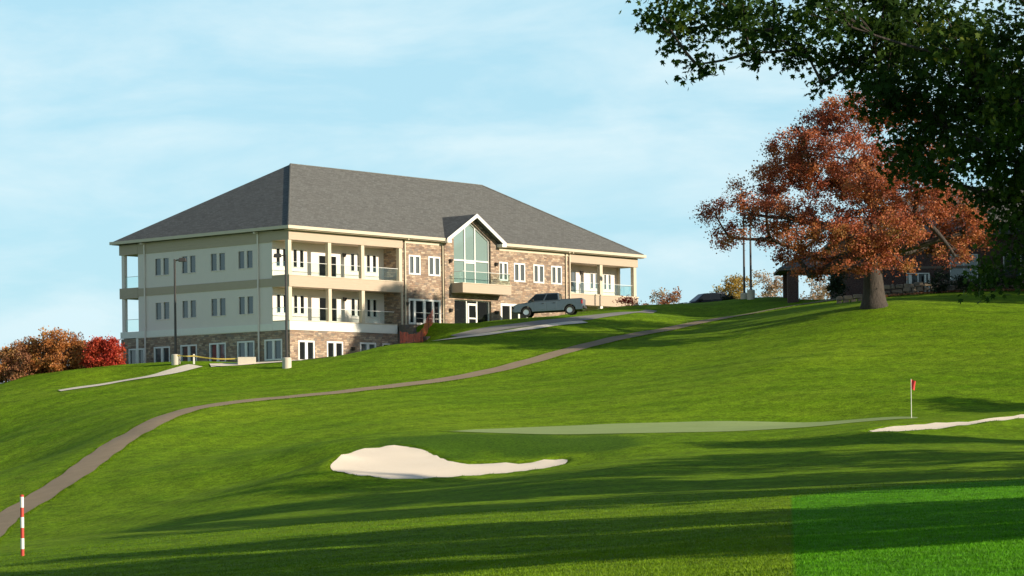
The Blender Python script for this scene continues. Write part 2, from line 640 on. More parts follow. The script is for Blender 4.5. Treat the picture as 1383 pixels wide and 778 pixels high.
def grass_colour(t, blade=False):
    """Turf colour by place: fairway, drier streaks, a darker bank, and a made-up patch of vivid green in the right foreground."""
    geo = t.n('ShaderNodeNewGeometry')
    mp = t.n('ShaderNodeMapping')
    t.l(geo.outputs['Position'], mp.inputs['Vector'])
    pos = geo.outputs['Position']
    big = t.noise(pos, .045, 4, .6)
    mid = t.noise(pos, .35, 5, .6)
    st = t.n('ShaderNodeMapping')
    st.inputs['Scale'].default_value = (.10, .5, .3)
    st.inputs['Rotation'].default_value = (0, 0, R(-14))
    t.l(pos, st.inputs['Vector'])
    streak = t.noise(st.outputs[0], 1.0, 5, .65)
    fine = t.noise(pos, 7.0, 6, .8)
    base = t.ramp(big, [(.3, (.086, .178, .002)), (.5, (.114, .212, .003)), (.7, (.152, .245, .006))])
    base = t.mix(t.math('MULTIPLY', t.math('SUBTRACT', streak, .38, True), 1.9, True), base, (.170, .258, .012))
    base = t.mix(t.math('MULTIPLY', t.math('SUBTRACT', mid, .5, True), 2.2, True), base, (.062, .146, .002))
    # passes of the mower, in wide arcs round the green
    dv = t.n('ShaderNodeVectorMath', operation='DISTANCE')
    t.l(pos, dv.inputs[0])
    dv.inputs[1].default_value = (9, 128, 1)
    mow = t.math('SINE', t.math('ADD', t.math('MULTIPLY', dv.outputs['Value'], 2.1), t.math('MULTIPLY', big, 9.0)))
    mow = t.math('ADD', t.math('MULTIPLY', t.math('MULTIPLY', mow, mid), .10), .5)
    base = t.mix(.8, base, t.mix(mow, (0, 0, 0), (1, 1, 1)), 'OVERLAY')
    sx = t.n('ShaderNodeSeparateXYZ')
    t.l(pos, sx.inputs[0])
    X, Y = sx.outputs[0], sx.outputs[1]
    m1 = t.math('MULTIPLY', t.math('SUBTRACT', X, t.math('MULTIPLY', Y, .1166)), 12.0, True)
    edge = t.math('ADD', t.math('MULTIPLY', X, 1.0), 64.5)
    edge = t.math('ADD', edge, t.math('MULTIPLY', t.math('SUBTRACT', mid, .5), 5.0))
    m2 = t.math('MULTIPLY', t.math('SUBTRACT', edge, Y), .3, True)
    m3 = t.math('MULTIPLY', t.math('SUBTRACT', t.math('ADD', t.math('MULTIPLY', Y, .20), 9.0), X), .5, True)
    m4 = t.math('MULTIPLY', t.math('SUBTRACT', Y, 16.0), .5, True)
    vivid_patch = t.math('MULTIPLY', t.math('MULTIPLY', t.math('MULTIPLY', m1, m2), t.math('MULTIPLY', m3, m4)), .9)  # made-up patch of stronger green, its left edge along a sight line
    vivid = t.ramp(mid, [(.3, (.048, .205, .002)), (.7, (.092, .30, .004))])
    base = t.mix(vivid_patch, base, vivid)
    m2s = t.ramp(t.noise(pos, 1.6, 6, .75), [(.34, (0, 0, 0)), (.66, (1, 1, 1))])
    base = t.mix(.55, base, t.mix(m2s, (.20, .20, .20), (.80, .80, .78)), 'OVERLAY')
    if not blade:
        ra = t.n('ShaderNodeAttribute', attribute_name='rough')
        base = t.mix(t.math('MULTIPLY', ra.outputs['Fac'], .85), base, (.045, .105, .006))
    fine2 = t.ramp(fine, [(.36, (0, 0, 0)), (.64, (1, 1, 1))])
    spk = t.mix(fine2, (.20, .20, .20), (.82, .82, .78))
    base = t.mix(.75 if not blade else .35, base, spk, 'OVERLAY')
    return base, fine, mid


t = NT('turf')
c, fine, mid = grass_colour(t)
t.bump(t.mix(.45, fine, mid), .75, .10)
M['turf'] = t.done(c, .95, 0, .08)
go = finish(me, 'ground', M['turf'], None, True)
tag(go, kind='structure')


def sheet(name, loop, mat, lift, step=.5, sink=None):
    """A sheet that lies on the ground inside a closed plan outline."""
    P = [Vector((p.x, p.y)) for p in loop]
    xs, ys = np.array([p.x for p in P]), np.array([p.y for p in P])
    gx, gy = np.meshgrid(np.arange(xs.min(), xs.max(), step), np.arange(ys.min(), ys.max(), step))
    gx, gy = gx.ravel(), gy.ravel()
    d = dist_loop(P, gx, gy)
    ins = d < -step * .45
    pts = P + [Vector((x, y)) for x, y in zip(gx[ins], gy[ins])]
    n = len(P)
    vs, _, fs, *_ = delaunay_2d_cdt(pts, [(i, (i + 1) % n) for i in range(n)], [list(range(n))], 1, 1e-5)
    V = np.array([(v.x, v.y) for v in vs])
    Z = ground(V[:, 0], V[:, 1]) + lift
    if sink is not None:                       # a raked floor hung between the edges
        B = np.array([(p.x, p.y) for p in P])
        bz = ground(B[:, 0], B[:, 1]) + lift
        w2 = 1 / (((V[:, None, :] - B[None, :, :]) ** 2).sum(-1) + .02) ** 1.1
        hz_ = (w2 * bz[None, :]).sum(1) / w2.sum(1)
        dd = np.minimum(dist_loop(P, V[:, 0], V[:, 1]), 0)
        Z = np.where(np.arange(len(V)) < n, Z, np.maximum(hz_ - sink * (1 - np.exp(dd / .6)), Z))
    F = np.array([f for f in fs if len(f) == 3])
    a, b, c = V[F[:, 0]], V[F[:, 1]], V[F[:, 2]]
    cr = (b[:, 0] - a[:, 0]) * (c[:, 1] - a[:, 1]) - (b[:, 1] - a[:, 1]) * (c[:, 0] - a[:, 0])
    F[cr < 0] = F[cr < 0][:, ::-1]
    me = mesh_arrays(name, np.c_[V, Z], F)
    return tag(finish(me, name, mat, None, True), kind='structure')


def strip(name, centre, width, mat, lift, step=.5, cross=6):
    """A ribbon that follows a plan polyline over the ground."""
    P = [Vector((p[0], p[1])) for p in centre]
    Q = []                                    # Catmull-Rom
    for i in range(len(P) - 1):
        p0, p1, p2, p3 = P[max(i - 1, 0)], P[i], P[i + 1], P[min(i + 2, len(P) - 1)]
        n = max(2, int((p2 - p1).length / step))
        for k in range(n):
            s = k / n
            Q.append(.5 * ((2 * p1) + (p2 - p0) * s + (2 * p0 - 5 * p1 + 4 * p2 - p3) * s * s + (3 * p1 - p0 - 3 * p2 + p3) * s ** 3))
    Q.append(P[-1])
    vs = []
    for i, p in enumerate(Q):
        tn = (Q[min(i + 1, len(Q) - 1)] - Q[max(i - 1, 0)]).normalized()
        nn = Vector((-tn.y, tn.x))
        w = width if not callable(width) else width(i / (len(Q) - 1))
        for k in range(cross + 1):
            s = k / cross - .5
            jit = .05 * math.sin(i * .9 + k) * (abs(s) == .5)
            q = p + nn * (w * s + jit)
            vs.append((q.x, q.y))
    V = np.array(vs)
    Z = ground(V[:, 0], V[:, 1]) + lift
    F = []
    for i in range(len(Q) - 1):
        for k in range(cross):
            a = i * (cross + 1) + k
            F += [(a, a + cross + 2, a + 1), (a, a + cross + 1, a + cross + 2)]
    me = mesh_arrays(name, np.c_[V, Z], np.array(F)[:, ::-1])
    me.update()
    return tag(finish(me, name, mat, None, True), kind='structure'), Q


def gravel(name, c1, c2, sc=1.2):
    t = NT(name)
    v = t.coord('Object')
    f1, f2 = t.noise(v, sc, 5), t.noise(v, 18, 4, .7)
    c = t.mix(f1, c1, c2)
    c = t.mix(.5, c, t.mix(f2, (.22, .22, .22), (.8, .8, .78)), 'OVERLAY')
    t.bump(f2, .5, .02)
    return t.done(c, .92, 0, .2)


M['path'] = gravel('worn_asphalt', (.235, .18, .115), (.33, .26, .17))
M['drive'] = gravel('grey_asphalt', (.19, .185, .175), (.30, .285, .26))
M['walk'] = gravel('pale_concrete', (.66, .59, .47), (.76, .69, .56))
M['sand'] = gravel('bunker_sand', (.80, .69, .53), (.86, .75, .59), .8)

t = NT('putting_turf')
v = t.coord('Object')
f = t.noise(v, .5, 4)
c = t.mix(f, (.235, .31, .10), (.31, .39, .15))
c = t.mix(.4, c, t.mix(t.noise(v, 6, 4), (.3, .3, .3), (.75, .75, .75)), 'OVERLAY')
M['green'] = t.done(c, .9, 0, .15)

_, PATH_Q = strip('cart_path', [at(*p)[:2] for p in PATH_PX], lambda s: 1.85 - .35 * s, M['path'], .035, .5, 6)
for L, nm in zip(LOOPS, ('sand', 'sand')):
    sheet(nm, L, M['sand'], .03, .4, .07)
GREEN_PX = [(585, 0, 129), (610, 0, 124.5), (660, 0, 122), (720, 0, 121), (800, 0, 120.4), (900, 0, 120.4), (1000, 0, 120.6), (1100, 0, 121.8), (1180, 0, 125), (1225, 0, 128),
            (1243, 0, 130.5), (1235, 0, 132.5), (1190, 0, 134.8), (1100, 0, 136.8), (1000, 0, 138), (900, 0, 138.2), (800, 0, 138), (720, 0, 137.4), (660, 0, 136), (610, 0, 133.5)]
green_loop = resample(smooth_loop([Vector(((p[0] - 691.5) / F_PX * p[2], p[2], 0)) for p in GREEN_PX], 2), .5)
sheet('putting_green', green_loop, M['green'], .022, .42)
# the drive up to the clubhouse, and the pale concrete walks
strip('driveway', [at(*p)[:2] for p in [(615, 459, 185.5), (660, 452, 186.4), (740, 440.5, 187.5), (800, 431.5, 190), (860, 422, 194), (874, 0, 198)]],
      lambda s: 2.2 - 1.2 * s ** 3, M['drive'], .03, .5, 8)
strip('sidewalk', [at(*p)[:2] for p in [(545, 469, 182.6), (575, 465, 183.4), (615, 460.5, 184), (660, 454.5, 184.3), (720, 446, 185.0), (790, 436, 187.2)]],
      lambda s: 1.3 - .3 * s, M['walk'], .06, .5, 4)
strip('walkway', [at(*p)[:2] for p in [(80, 528, 173.5), (130, 524, 174.5), (165, 519, 176), (215, 514, 176.5), (265, 507, 178.8)]],
      lambda s: 1.4 + .4 * math.sin(s * 9), M['walk'], .05, .4, 4)
strip('walkway', [at(*p)[:2] for p in [(284, 503, 178.8), (320, 498.5, 179.2), (352, 495, 179.5), (395, 489, 179.8), (440, 486, 181.6)]],
      1.6, M['walk'], .05, .4, 4)

# ------------------------------------------------------------------ clubhouse
club = thing('clubhouse', 'large three storey clubhouse with dark hip roof, brown stone and cream balconies on the hill', 'clubhouse', CORNER, TH)
LEN, WID = 43.5, 19.7
B0 = -3.4                                     # foot of the walls, below ground


def wall_boxes(mb, plane, a0, a1, w0, w1, d0, d1, holes=()):
    """A wall from boxes that leaves rectangular openings. plane 'f': runs along x, d is y; plane 's': runs along y, d is x."""
    ws = sorted({w0, w1} | {x for h in holes for x in (h[2], h[3]) if w0 < x < w1})
    for lo, hi in zip(ws, ws[1:]):
        cut = sorted((h[0], h[1]) for h in holes if h[0] > a0 and h[1] < a1 and h[2] < hi - 1e-6 and h[3] > lo + 1e-6)
        p = a0
        for c0, c1 in cut + [(a1, a1)]:
            if c0 > p + 1e-6:
                if plane == 'f':
                    mb.box(p, c0, d0, d1, lo, hi)
                else:
                    mb.box(d0, d1, p, c0, lo, hi)
            p = max(p, c1)


def window(plane, a0, a1, w0, w1, face, pane, fr=.09, mull=(), rail=(), name='window', depth=.14, proud=.03, s=1, mat=None):
    """Frame set in an opening, with its glass as a sub-part. face: coordinate of the wall face; s: +1 when inside is towards +."""
    f, p = MB(), MB()
    y0, y1 = face - s * proud, face + s * depth

    def bx(mb, a, b, lo, hi, q0, q1):
        if plane == 'f':
            mb.box(a, b, q0, q1, lo, hi)
        else:
            mb.box(q0, q1, a, b, lo, hi)
    bx(f, a0, a0 + fr, w0, w1, y0, y1)
    bx(f, a1 - fr, a1, w0, w1, y0, y1)
    bx(f, a0 + fr, a1 - fr, w1 - fr, w1, y0, y1)
    bx(f, a0 + fr, a1 - fr, w0, w0 + fr, y0 - s * .03, y1)
    for m0, m1 in mull:
        bx(f, m0, m1, w0 + fr, w1 - fr, y0 + s * .012, y1)
    for r0, r1 in rail:
        bx(f, a0 + fr, a1 - fr, r0, r1, y0 + s * .02, y1 - s * .01)
    o = f.build(name, mat or M['frame'], club)
    bx(p, a0 + fr * .5, a1 - fr * .5, w0 + fr * .5, w1 - fr * .5, face + s * (depth - .05), face + s * (depth + .012))
    p.build('pane', pane, o)
    return o


stone_mb, cream_mb, beige_mb, white_mb, trim_mb, soff_mb = MB(), MB(), MB(), MB(), MB(), MB()
T = .3
# --- basement of stone: front (lower terrace) and left side
base_front = [(.86, 2.61, -2.33, -.74), (3.94, 5.73, -2.3, -.74), (7.63, 9.45, -2.3, -.74), (10.19, 11.06, -1.95, -.76)]
wall_boxes(stone_mb, 'f', T, 12.6, B0, .02, 0, T, base_front)
base_left = [(.85, 2.79, -2.25, -.62), (3.92, 5.85, -2.25, -.65), (7.16, 9.07, -2.25, -.68), (10.52, 12.46, -2.25, -.71), (13.73, 15.66, -2.25, -.75), (16.81, 18.76, -2.25, -.8)]
wall_boxes(stone_mb, 's', 0, WID, B0, .02, 0, T, base_left)
for h in base_front[:3]:
    m = (h[0] + h[1]) / 2
    window('f', h[0], h[1], h[2], h[3], 0, M['pane_dark'] if h[0] < 7 else M['pane_grey'], .13, [(m - .14, m + .14)])
window('f', *base_front[3], 0, M['pane_dark'], .1)
for h in base_left:
    m = (h[0] + h[1]) / 2
    window('s', h[0], h[1], h[2], h[3], 0, M['pane_shade'], .12, [(m - .12, m + .12)])
# --- left side, two upper storeys
pairs = [(3.97, 5.67), (7.10, 8.84), (10.53, 12.24), (13.70, 15.45)]
left_holes = [(a, b, 4.95, 6.38) for a, b in pairs] + [(a, b, 1.40, 2.84) for a, b in pairs]
wall_boxes(cream_mb, 's', 1.85, 17.5, .02, 7.7, 0, T, left_holes)
for h in left_holes:
    m = (h[0] + h[1]) / 2
    window('s', *h, 0, M['pane_shade'], .05, [(m - .15, m + .15)], proud=.015, mat=M['cream'])
# --- balcony back walls, front left
for lo, hi, hs in ((.72, 3.36, (1.42, 2.86, .9, 2.8)), (4.22, 7.2, (5.0, 6.42, 4.42, 6.12))):
    sash = [(.40, 1.55), (2.22, 3.38), (8.57, 9.75), (10.38, 11.52)]
    hol = [(a, b, hs[0], hs[1]) for a, b in sash] + [(4.98, 7.0, hs[2], hs[3])]
    wall_boxes(cream_mb, 'f', T, 12.4, lo, hi, 1.85, 1.85 + T, hol)
    for a, b in sash:
        m = (a + b) / 2
        window('f', a, b, hs[0], hs[1], 1.85, M['pane_dark'], .04, [(m - .17, m + .17)], depth=.1)
    window('f', 4.98, 7.0, hs[2], hs[3], 1.85, M['pane_dark'], .06, [(5.94, 6.04)], name='balcony_door', depth=.1)
    wall_boxes(stone_mb, 's', 0.02, 2.0, lo, hi, 12.4, 12.62)
# --- slabs, bands and ceilings of the front left balconies (open at their left end)
white_mb.box(-.06, 11.9, -.06, 1.84, .04, .72)
white_mb.box(-.05, 0, 1.86, 19.72, .06, .58)
beige_mb.box(-.06, 12.62, -.06, 1.84, 3.36, 4.2)
trim_mb.box(-.10, 12.62, -.10, 1.80, 4.203, 4.27)
trim_mb.box(-.09, 11.9, -.09, 1.80, .723, .79)
beige_mb.box(-.06, 12.62, -.06, 1.84, 6.93, 7.66)
# --- left side: band at the third floor and frieze below the eaves
beige_mb.box(-.05, 0, 1.86, 17.5, 3.42, 4.05)
beige_mb.box(-.06, 1.0, 17.52, 19.76, 3.3, 4.15)
beige_mb.box(-.05, 0, 1.86, 17.5, 6.82, 7.66)
beige_mb.box(-.06, 10, 17.52, 19.76, 6.85, 7.66)
white_mb.box(.0, 10, 17.52, 19.76, .06, .56)
cream_mb.box(0.3, 10, 17.2, 17.5, .58, 7.2)
beige_mb.box(1.0, 10, 17.52, 19.76, 3.3, 4.15)
# --- stone middle of the front
up = [(13.35, 14.74, 4.86, 6.45), (15.68, 17.12, 4.86, 6.45), (24.42, 25.6, 4.85, 6.44), (26.38, 27.86, 4.84, 6.44), (28.95, 30.38, 4.84, 6.44), (31.34, 32.78, 4.84, 6.44)]
dn = [(13.29, 17.1, .85, 2.92), (24.6, 28.2, .9, 2.95)]
wall_boxes(stone_mb, 'f', 12.62, 17.45, B0, 7.7, 0, T, up + dn)
wall_boxes(stone_mb, 'f', 24.3, 33.9, B0, 7.7, 0, T, up + dn)
for h in up:
    m = (h[0] + h[1]) / 2
    window('f', *h, 0, M['pane_grey'], .13, [(m - .13, m + .13)])
h = dn[0]
window('f', *h, 0, M['pane_dark'], .15, [(h[0] + .62, h[0] + .86), (h[0] + 1.75, h[0] + 2.03), (h[1] - 1.0, h[1] - .76)])
h = dn[1]
window('f', *h, 0, M['pane_dark'], .2, [(h[0] + 1.2, h[0] + 1.4), (h[0] + 2.3, h[0] + 2.5)])
trim_mb.box(12.8, 17.3, -.05, 0, 7.36, 7.66)
trim_mb.box(24.5, 33.85, -.05, 0, 7.36, 7.66)
# --- gabled bay over the entrance
PK, SL = 10.02, .60                           # height of the gable peak and its slope
BF = -.2


def roofline(u, drop=0):
    return PK - drop - abs(u - 20.87) * SL


for a, b in ((17.45, 18.6), (23.2, 24.3)):
    for q0, q1, in ((a, b),):
        stone_mb.prism([(q0, B0), (q1, B0), (q1, roofline(q1, .12)), (q0, roofline(q0, .12))], BF, .35)
stone_mb.prism([(18.6, 3.05), (23.2, 3.05), (23.2, 4.38), (18.6, 4.38)], BF + .02, .3)
stone_mb.prism([(18.6, roofline(18.6, .5)), (20.87, roofline(20.87, .5)), (23.2, roofline(23.2, .5)), (23.2, roofline(23.2, .12)), (20.87, roofline(20.87, .12)), (18.6, roofline(18.6, .12))], BF + .01, .3)
gf, gp = MB(), MB()
g0, g1 = .0, .16
gf.box(18.6, 18.7, g0, g1, 4.38, 8.15)
gf.box(23.1, 23.2, g0, g1, 4.38, 8.1)
gf.box(18.7, 23.1, g0 - .01, g1, 4.38, 4.48)
gf.box(18.7, 23.1, g0 + .01, g1, 6.26, 6.38)
for m, top in ((20.2, 9.05), (21.47, 9.08)):
    gf.box(m - .06, m + .06, g0 + .02, g1, 4.48, 6.26)
    gf.box(m - .06, m + .06, g0 + .02, g1, 6.38, top)
gf.box(20.26, 21.41, g0 + .025, g1, 6.1, 6.22)
for s in (-1, 1):
    e = 18.6 if s < 0 else 23.2
    gf.prism([(e, roofline(e, .62)), (20.87, roofline(20.87, .62)), (20.87, roofline(20.87, .5)), (e, roofline(e, .5))], g0 + .005, g1 + .01)
gw = gf.build('gable_window', M['frame'], club)
gp.prism([(18.62, 4.4), (23.18, 4.4), (23.18, roofline(23.18, .52)), (20.87, roofline(20.87, .52)), (18.62, roofline(18.62, .52))], .1, .14)
gp.build('pane', M['pane_teal'], gw)
# entrance below
window('f', 18.6, 23.2, .7, 3.05, .05, M['pane_dark'], .07, [(20.3, 20.4), (21.62, 21.7)], name='entrance_glazing')
df = MB()
df.box(20.42, 20.58, -.03, .1, .82, 2.8)
df.box(21.44, 21.6, -.03, .1, .82, 2.8)
df.box(20.58, 21.44, -.03, .1, 2.62, 2.8)
df.box(20.58, 21.44, -.03, .1, 1.5, 1.62)
df.box(20.58, 21.44, -.03, .1, .82, 1.0)
dr = df.build('door', M['frame'], club)
MB().box(20.56, 21.46, .02, .06, .9, 2.7).build('pane', M['pane_dark'], dr)
MB().tube([(21.36, -.1, 1.6), (21.36, -.1, 2.1)], .02).build('handle', M['dark_metal'], dr)
# entrance balcony
bb = MB()
bb.box(18.25, 24.35, -1.45, BF - .004, 3.55, 4.3)
bo = bb.build('balcony', M['beige'], club)
MB().box(18.21, 24.39, -1.49, BF - .02, 4.303, 4.36).build('coping', M['trim'], bo)


def railing(pts, h, parent=club):
    """Glass balustrade along a plan polyline at height z; glass with a thin rail on top."""
    rg, rl = MB(), MB()
    for (x0, y0, z0), (x1, y1, z1) in zip(pts, pts[1:]):
        L = math.hypot(x1 - x0, y1 - y0)
        n = max(1, round(L / 1.6))
        ex, ey = (x1 - x0) / L, (y1 - y0) / L
        for k in range(n):
            s0, s1 = k * L / n + .03, (k + 1) * L / n - .03
            a = (x0 + ex * s0 - ey * .006, y0 + ey * s0 + ex * .006)
            b = (x0 + ex * s1 - ey * .006, y0 + ey * s1 + ex * .006)
            c = (x0 + ex * s1 + ey * .006, y0 + ey * s1 - ex * .006)
            d = (x0 + ex * s0 + ey * .006, y0 + ey * s0 - ex * .006)
            rg.hull8([(*p, z0 + .05) for p in (a, b, c, d)], [(*p, z0 + h) for p in (a, b, c, d)])
        rl.tube([(x0, y0, z0 + h + .012), (x1, y1, z1 + h + .012)], .022, 6)
    o = rg.build('glass_railing', M['rail_glass'], parent)
    rl.build('handrail', M['frame'], o)
    return o


railing([(18.33, BF - .03, 4.36), (18.33, -1.38, 4.36), (24.27, -1.38, 4.36), (24.27, BF - .03, 4.36)], .92)
# columns of the balconies
for z0, z1 in ((.79, 3.36), (4.27, 6.93)):
    for u in (.10, 4.39, 8.08, 12.42):
        if z0 < 1 and u > 12:
            continue
        MB().box(u - .17, u + .17, .0, .32, z0, z1).build('column', M['trim'], club)
    MB().box(12.45, 12.62, -.03, .3, z0 if z0 > 1 else .8, z1).build('column', M['trim'], club) if z0 < 1 else None
    zz = z0
    railing([(.08, 1.82, zz), (.08, .36, zz)], .98)
    for u0, u1 in ((.3, 4.2), (4.58, 7.9), (8.27, 12.2 if z0 > 1 else 11.7)):
        railing([(u0, .12, zz), (u1, .12, zz)], .98)
    # rear corner, seen from the left side
    MB().box(.02, .32, 19.22, 19.56, z0 - .22, z1).build('column', M['cream'], club)
    railing([(.1, 19.2, z0 - .2), (.1, 17.55, z0 - .2)], .98)
    MB().box(9.6, 9.9, 19.22, 19.56, z0 - .22, z1).build('column', M['cream'], club)
MB().box(-.02, .26, 17.55, 17.83, B0, .06).build('column', M['white'], club)
# --- right-hand balcony
wall_boxes(cream_mb, 'f', 33.92, 43.1, .3, 3.2, 1.85, 2.15)
sash = [(39.02, 40.18), (40.98, 42.02)]
wall_boxes(cream_mb, 'f', 33.92, 43.1, 4.22, 7.2, 1.85, 2.15, [(a, b, 4.85, 6.25) for a, b in sash] + [(35.3, 37.05, 4.42, 6.3)])
for a, b in sash:
    m = (a + b) / 2
    window('f', a, b, 4.85, 6.25, 1.85, M['pane_grey'], .05, [(m - .16, m + .16)], depth=.1)
window('f', 35.3, 37.05, 4.42, 6.3, 1.85, M['pane_grey'], .06, [(36.12, 36.22)], name='balcony_door', depth=.1)
beige_mb.box(33.92, 43.56, -.06, 1.84, 3.2, 4.1)
trim_mb.box(33.92, 43.62, -.10, 1.80, 4.103, 4.2)
beige_mb.box(33.92, 43.56, -.06, 1.84, 6.86, 7.66)
for u in (38.32, 43.2):
    MB().box(u - .19, u + .19, .0, .34, 4.2, 6.86).build('column', M['trim'], club)
    MB().box(u - .17, u + .17, .0, .34, -1.5, 3.2).build('column', M['white'], club)
railing([(34.0, .14, 4.2), (38.1, .14, 4.2)], .98)
railing([(38.54, .14, 4.2), (43.0, .14, 4.2)], .98)
railing([(43.3, .36, 4.2), (43.3, 1.84, 4.2)], .98)
MB().box(42.95, 43.1, 1.6, 1.84, 4.2, 6.86).build('column', M['trim'], club)
# --- right end and rear
cream_mb.box(43.1, 43.4, 1.85, WID, B0, 7.7)
cream_mb.box(10, 43.1, WID - .3, WID, B0, 7.7)
stone_mb.box(T, 10, WID - .3, WID, B0, .06)
stone_mb.build('stone_wall', M['stone'], club)
cream_mb.build('wall', M['cream'], club)


def each_box(mb, name, mat):
    for k in range(0, len(mb.v), 8):
        MB().add(mb.v[k:k + 8], [(0, 3, 2, 1), (4, 5, 6, 7), (0, 1, 5, 4), (1, 2, 6, 5), (2, 3, 7, 6), (3, 0, 4, 7)]).build(name, mat, club)


each_box(beige_mb, 'siding_band', M['beige'])
each_box(white_mb, 'floor_band', M['white'])
each_box(trim_mb, 'coping', M['trim'])
# --- hip roof
e, EV, RT = .48, 7.94, 14.28
h2 = WID / 2
rf = MB()
A_, B_, C_, D_ = (-e, -e), (LEN + e, -e), (LEN + e, WID + e), (-e, WID + e)
r0, r1 = (h2, h2, RT), (LEN - h2, h2, RT)
top = [(x, y, EV) for x, y in (A_, B_, C_, D_)]
bot = [(x, y, EV - .24) for x, y in (A_, B_, C_, D_)]
NL, NR, NZ = 17.30, 24.44, 10.05               # the gable roof of the bay cuts into the front slope
NV = -e + (NZ - EV) / ((RT - EV) / (h2 + e))
rf.add(top + [r0, r1] + bot + [(NL, -e, EV), (20.87, NV, NZ), (NR, -e, EV), (NL, -e, EV - .24), (NR, -e, EV - .24), (NL, .3, EV - .24), (NR, .3, EV - .24)],
       [(0, 10, 11, 12, 1, 5, 4), (1, 2, 5), (2, 3, 4, 5), (3, 0, 4), (9, 8, 7, 14, 16, 15, 13, 6), (0, 6, 13, 10), (12, 14, 7, 1), (1, 7, 8, 2), (2, 8, 9, 3), (3, 9, 6, 0)])
roof = rf.build('roof', M['roof'], club)
rc = MB()
rc.tube([(-e + .05, -e + .05, EV + .02), r0], .09, 6)
rc.tube([r0, r1], .09, 6)
rc.tube([r1, (LEN + e - .05, -e + .05, EV + .02)], .09, 6)
rc.build('ridge_cap', M['roof'], roof)
gt = MB()
go_ = .13
gt.box(-e - go_, 17.2, -e - go_, -e - .003, EV - .22, EV + .02)
gt.box(24.55, LEN + e + go_, -e - go_, -e - .003, EV - .22, EV + .02)
gt.box(-e - go_, -e - .003, -e, WID + e + go_, EV - .221, EV + .021)
gt.box(LEN + e + .003, LEN + e + go_, -e, WID + e + go_, EV - .221, EV + .021)
gt.build('gutter', M['trim'], roof)
MB().box(-e + .02, 17.2, -e + .02, -.002, EV - .29, EV - .245).box(24.5, LEN + e - .02, -e + .02, -.002, EV - .29, EV - .245).build('soffit', M['soffit'], roof)
MB().box(13.5, 15, 15.1, 16.4, 11.0, 11.95).build('vent', M['drive'], roof)
# --- small gable roof over the bay
gr = MB()
fv = -.75
for s in (-1, 1):
    ue = 20.87 + s * 3.62
    ze = PK + .12 - 3.62 * SL
    vb = -e + (PK + .12 - EV) / ((RT - EV) / (h2 + e)) + .6
    gr.add([(20.87, fv, PK + .12), (ue, fv, ze), (ue, .3, ze), (20.87, vb, PK + .12),
            (20.87, fv, PK - .06), (ue, fv, ze - .18), (ue, .3, ze - .18), (20.87, vb, PK - .06)],
           [(0, 1, 2, 3), (7, 6, 5, 4), (0, 4, 5, 1), (1, 5, 6, 2), (2, 6, 7, 3)])
gable = gr.build('gable_roof', M['roof'], club)
rk = MB()
for s in (-1, 1):
    ue = 20.87 + s * 3.7
    ze = PK + .16 - 3.7 * SL
    rk.prism([(20.87, PK - .16), (20.87, PK + .16), (ue, ze), (ue, ze - .34)], fv - .06, fv - .003)
    rk.box(min(ue, ue - s * .55), max(ue, ue - s * .55), fv - .05, .02, ze - .36, ze - .1)
rk.build('rake_board', M['white'], gable)
# --- downspouts and wall lamps
for u, z0, z1, m in ((12.86, .3, 7.7, 'trim'), (17.36, .8, 7.7, 'soffit'), (33.3, 1.5, 7.7, 'trim'), (33.8, 1.5, 7.7, 'trim')):
    MB().box(u - .06, u + .06, -.13, -.06, z0, z1 - .12).box(u - .06, u + .06, -e - .05, -.06, z1 - .118, z1).build('downspout', M[m], club)
for v_ in (3.33, 16.6):
    MB().box(-.15, -.07, v_ - .06, v_ + .06, B0, 7.55).box(-e - .04, -.07, v_ - .06, v_ + .06, 7.552, 7.68).build('downspout', M['cream'], club)
for u, v_, w in ((18.05, BF, 2.15), (23.75, BF, 2.15), (18.1, BF, 6.2), (23.8, BF, 6.2), (7.75, 1.85, 2.75), (7.75, 1.85, 6.25), (6.75, 0, -1.25), (13.0, 0, 2.5), (37.7, 1.85, 6.25)):
    lm = MB()
    lm.box(u - .07, u + .07, v_ - .03, v_ - .002, w - .12, w + .14)
    lm.hull8([(u - .07, v_ - .2, w - .18), (u + .07, v_ - .2, w - .18), (u + .07, v_ - .05, w - .18), (u - .07, v_ - .05, w - .18)],
             [(u - .13, v_ - .27, w + .1), (u + .13, v_ - .27, w + .1), (u + .13, v_ - .03, w + .1), (u - .13, v_ - .03, w + .1)])
    lm.build('wall_lamp', M['dark_metal'], club)

# ------------------------------------------------------------------ terrace wall, safety fence, rail
tw = MB()
P0, P1 = bld(12.25, -.08, 0), bld(12.0, -5.6, 0)
n = 7
for k in range(n):
    a, b = P0.lerp(P1, k / n), P0.lerp(P1, (k + 1) / n)
    tp = CORNER.z + .85 - 2.6 * ((k + .5) / n) ** 1.2
    dx = DU * .22
    q = [a - dx, b - dx, b + dx, a + dx]
    tw.hull8([(p.x, p.y, CORNER.z - 3.2) for p in q], [(p.x, p.y, tp) for p in q])
tag(tw.build('retaining_wall', stone('grey_stone', [(.12, .10, .09), (.2, .17, .14), (.15, .13, .12), (.24, .2, .17)], .5, .22), None),
    'stepped dark stone retaining wall between the lower terrace and the upper lawn of the clubhouse', 'retaining wall')

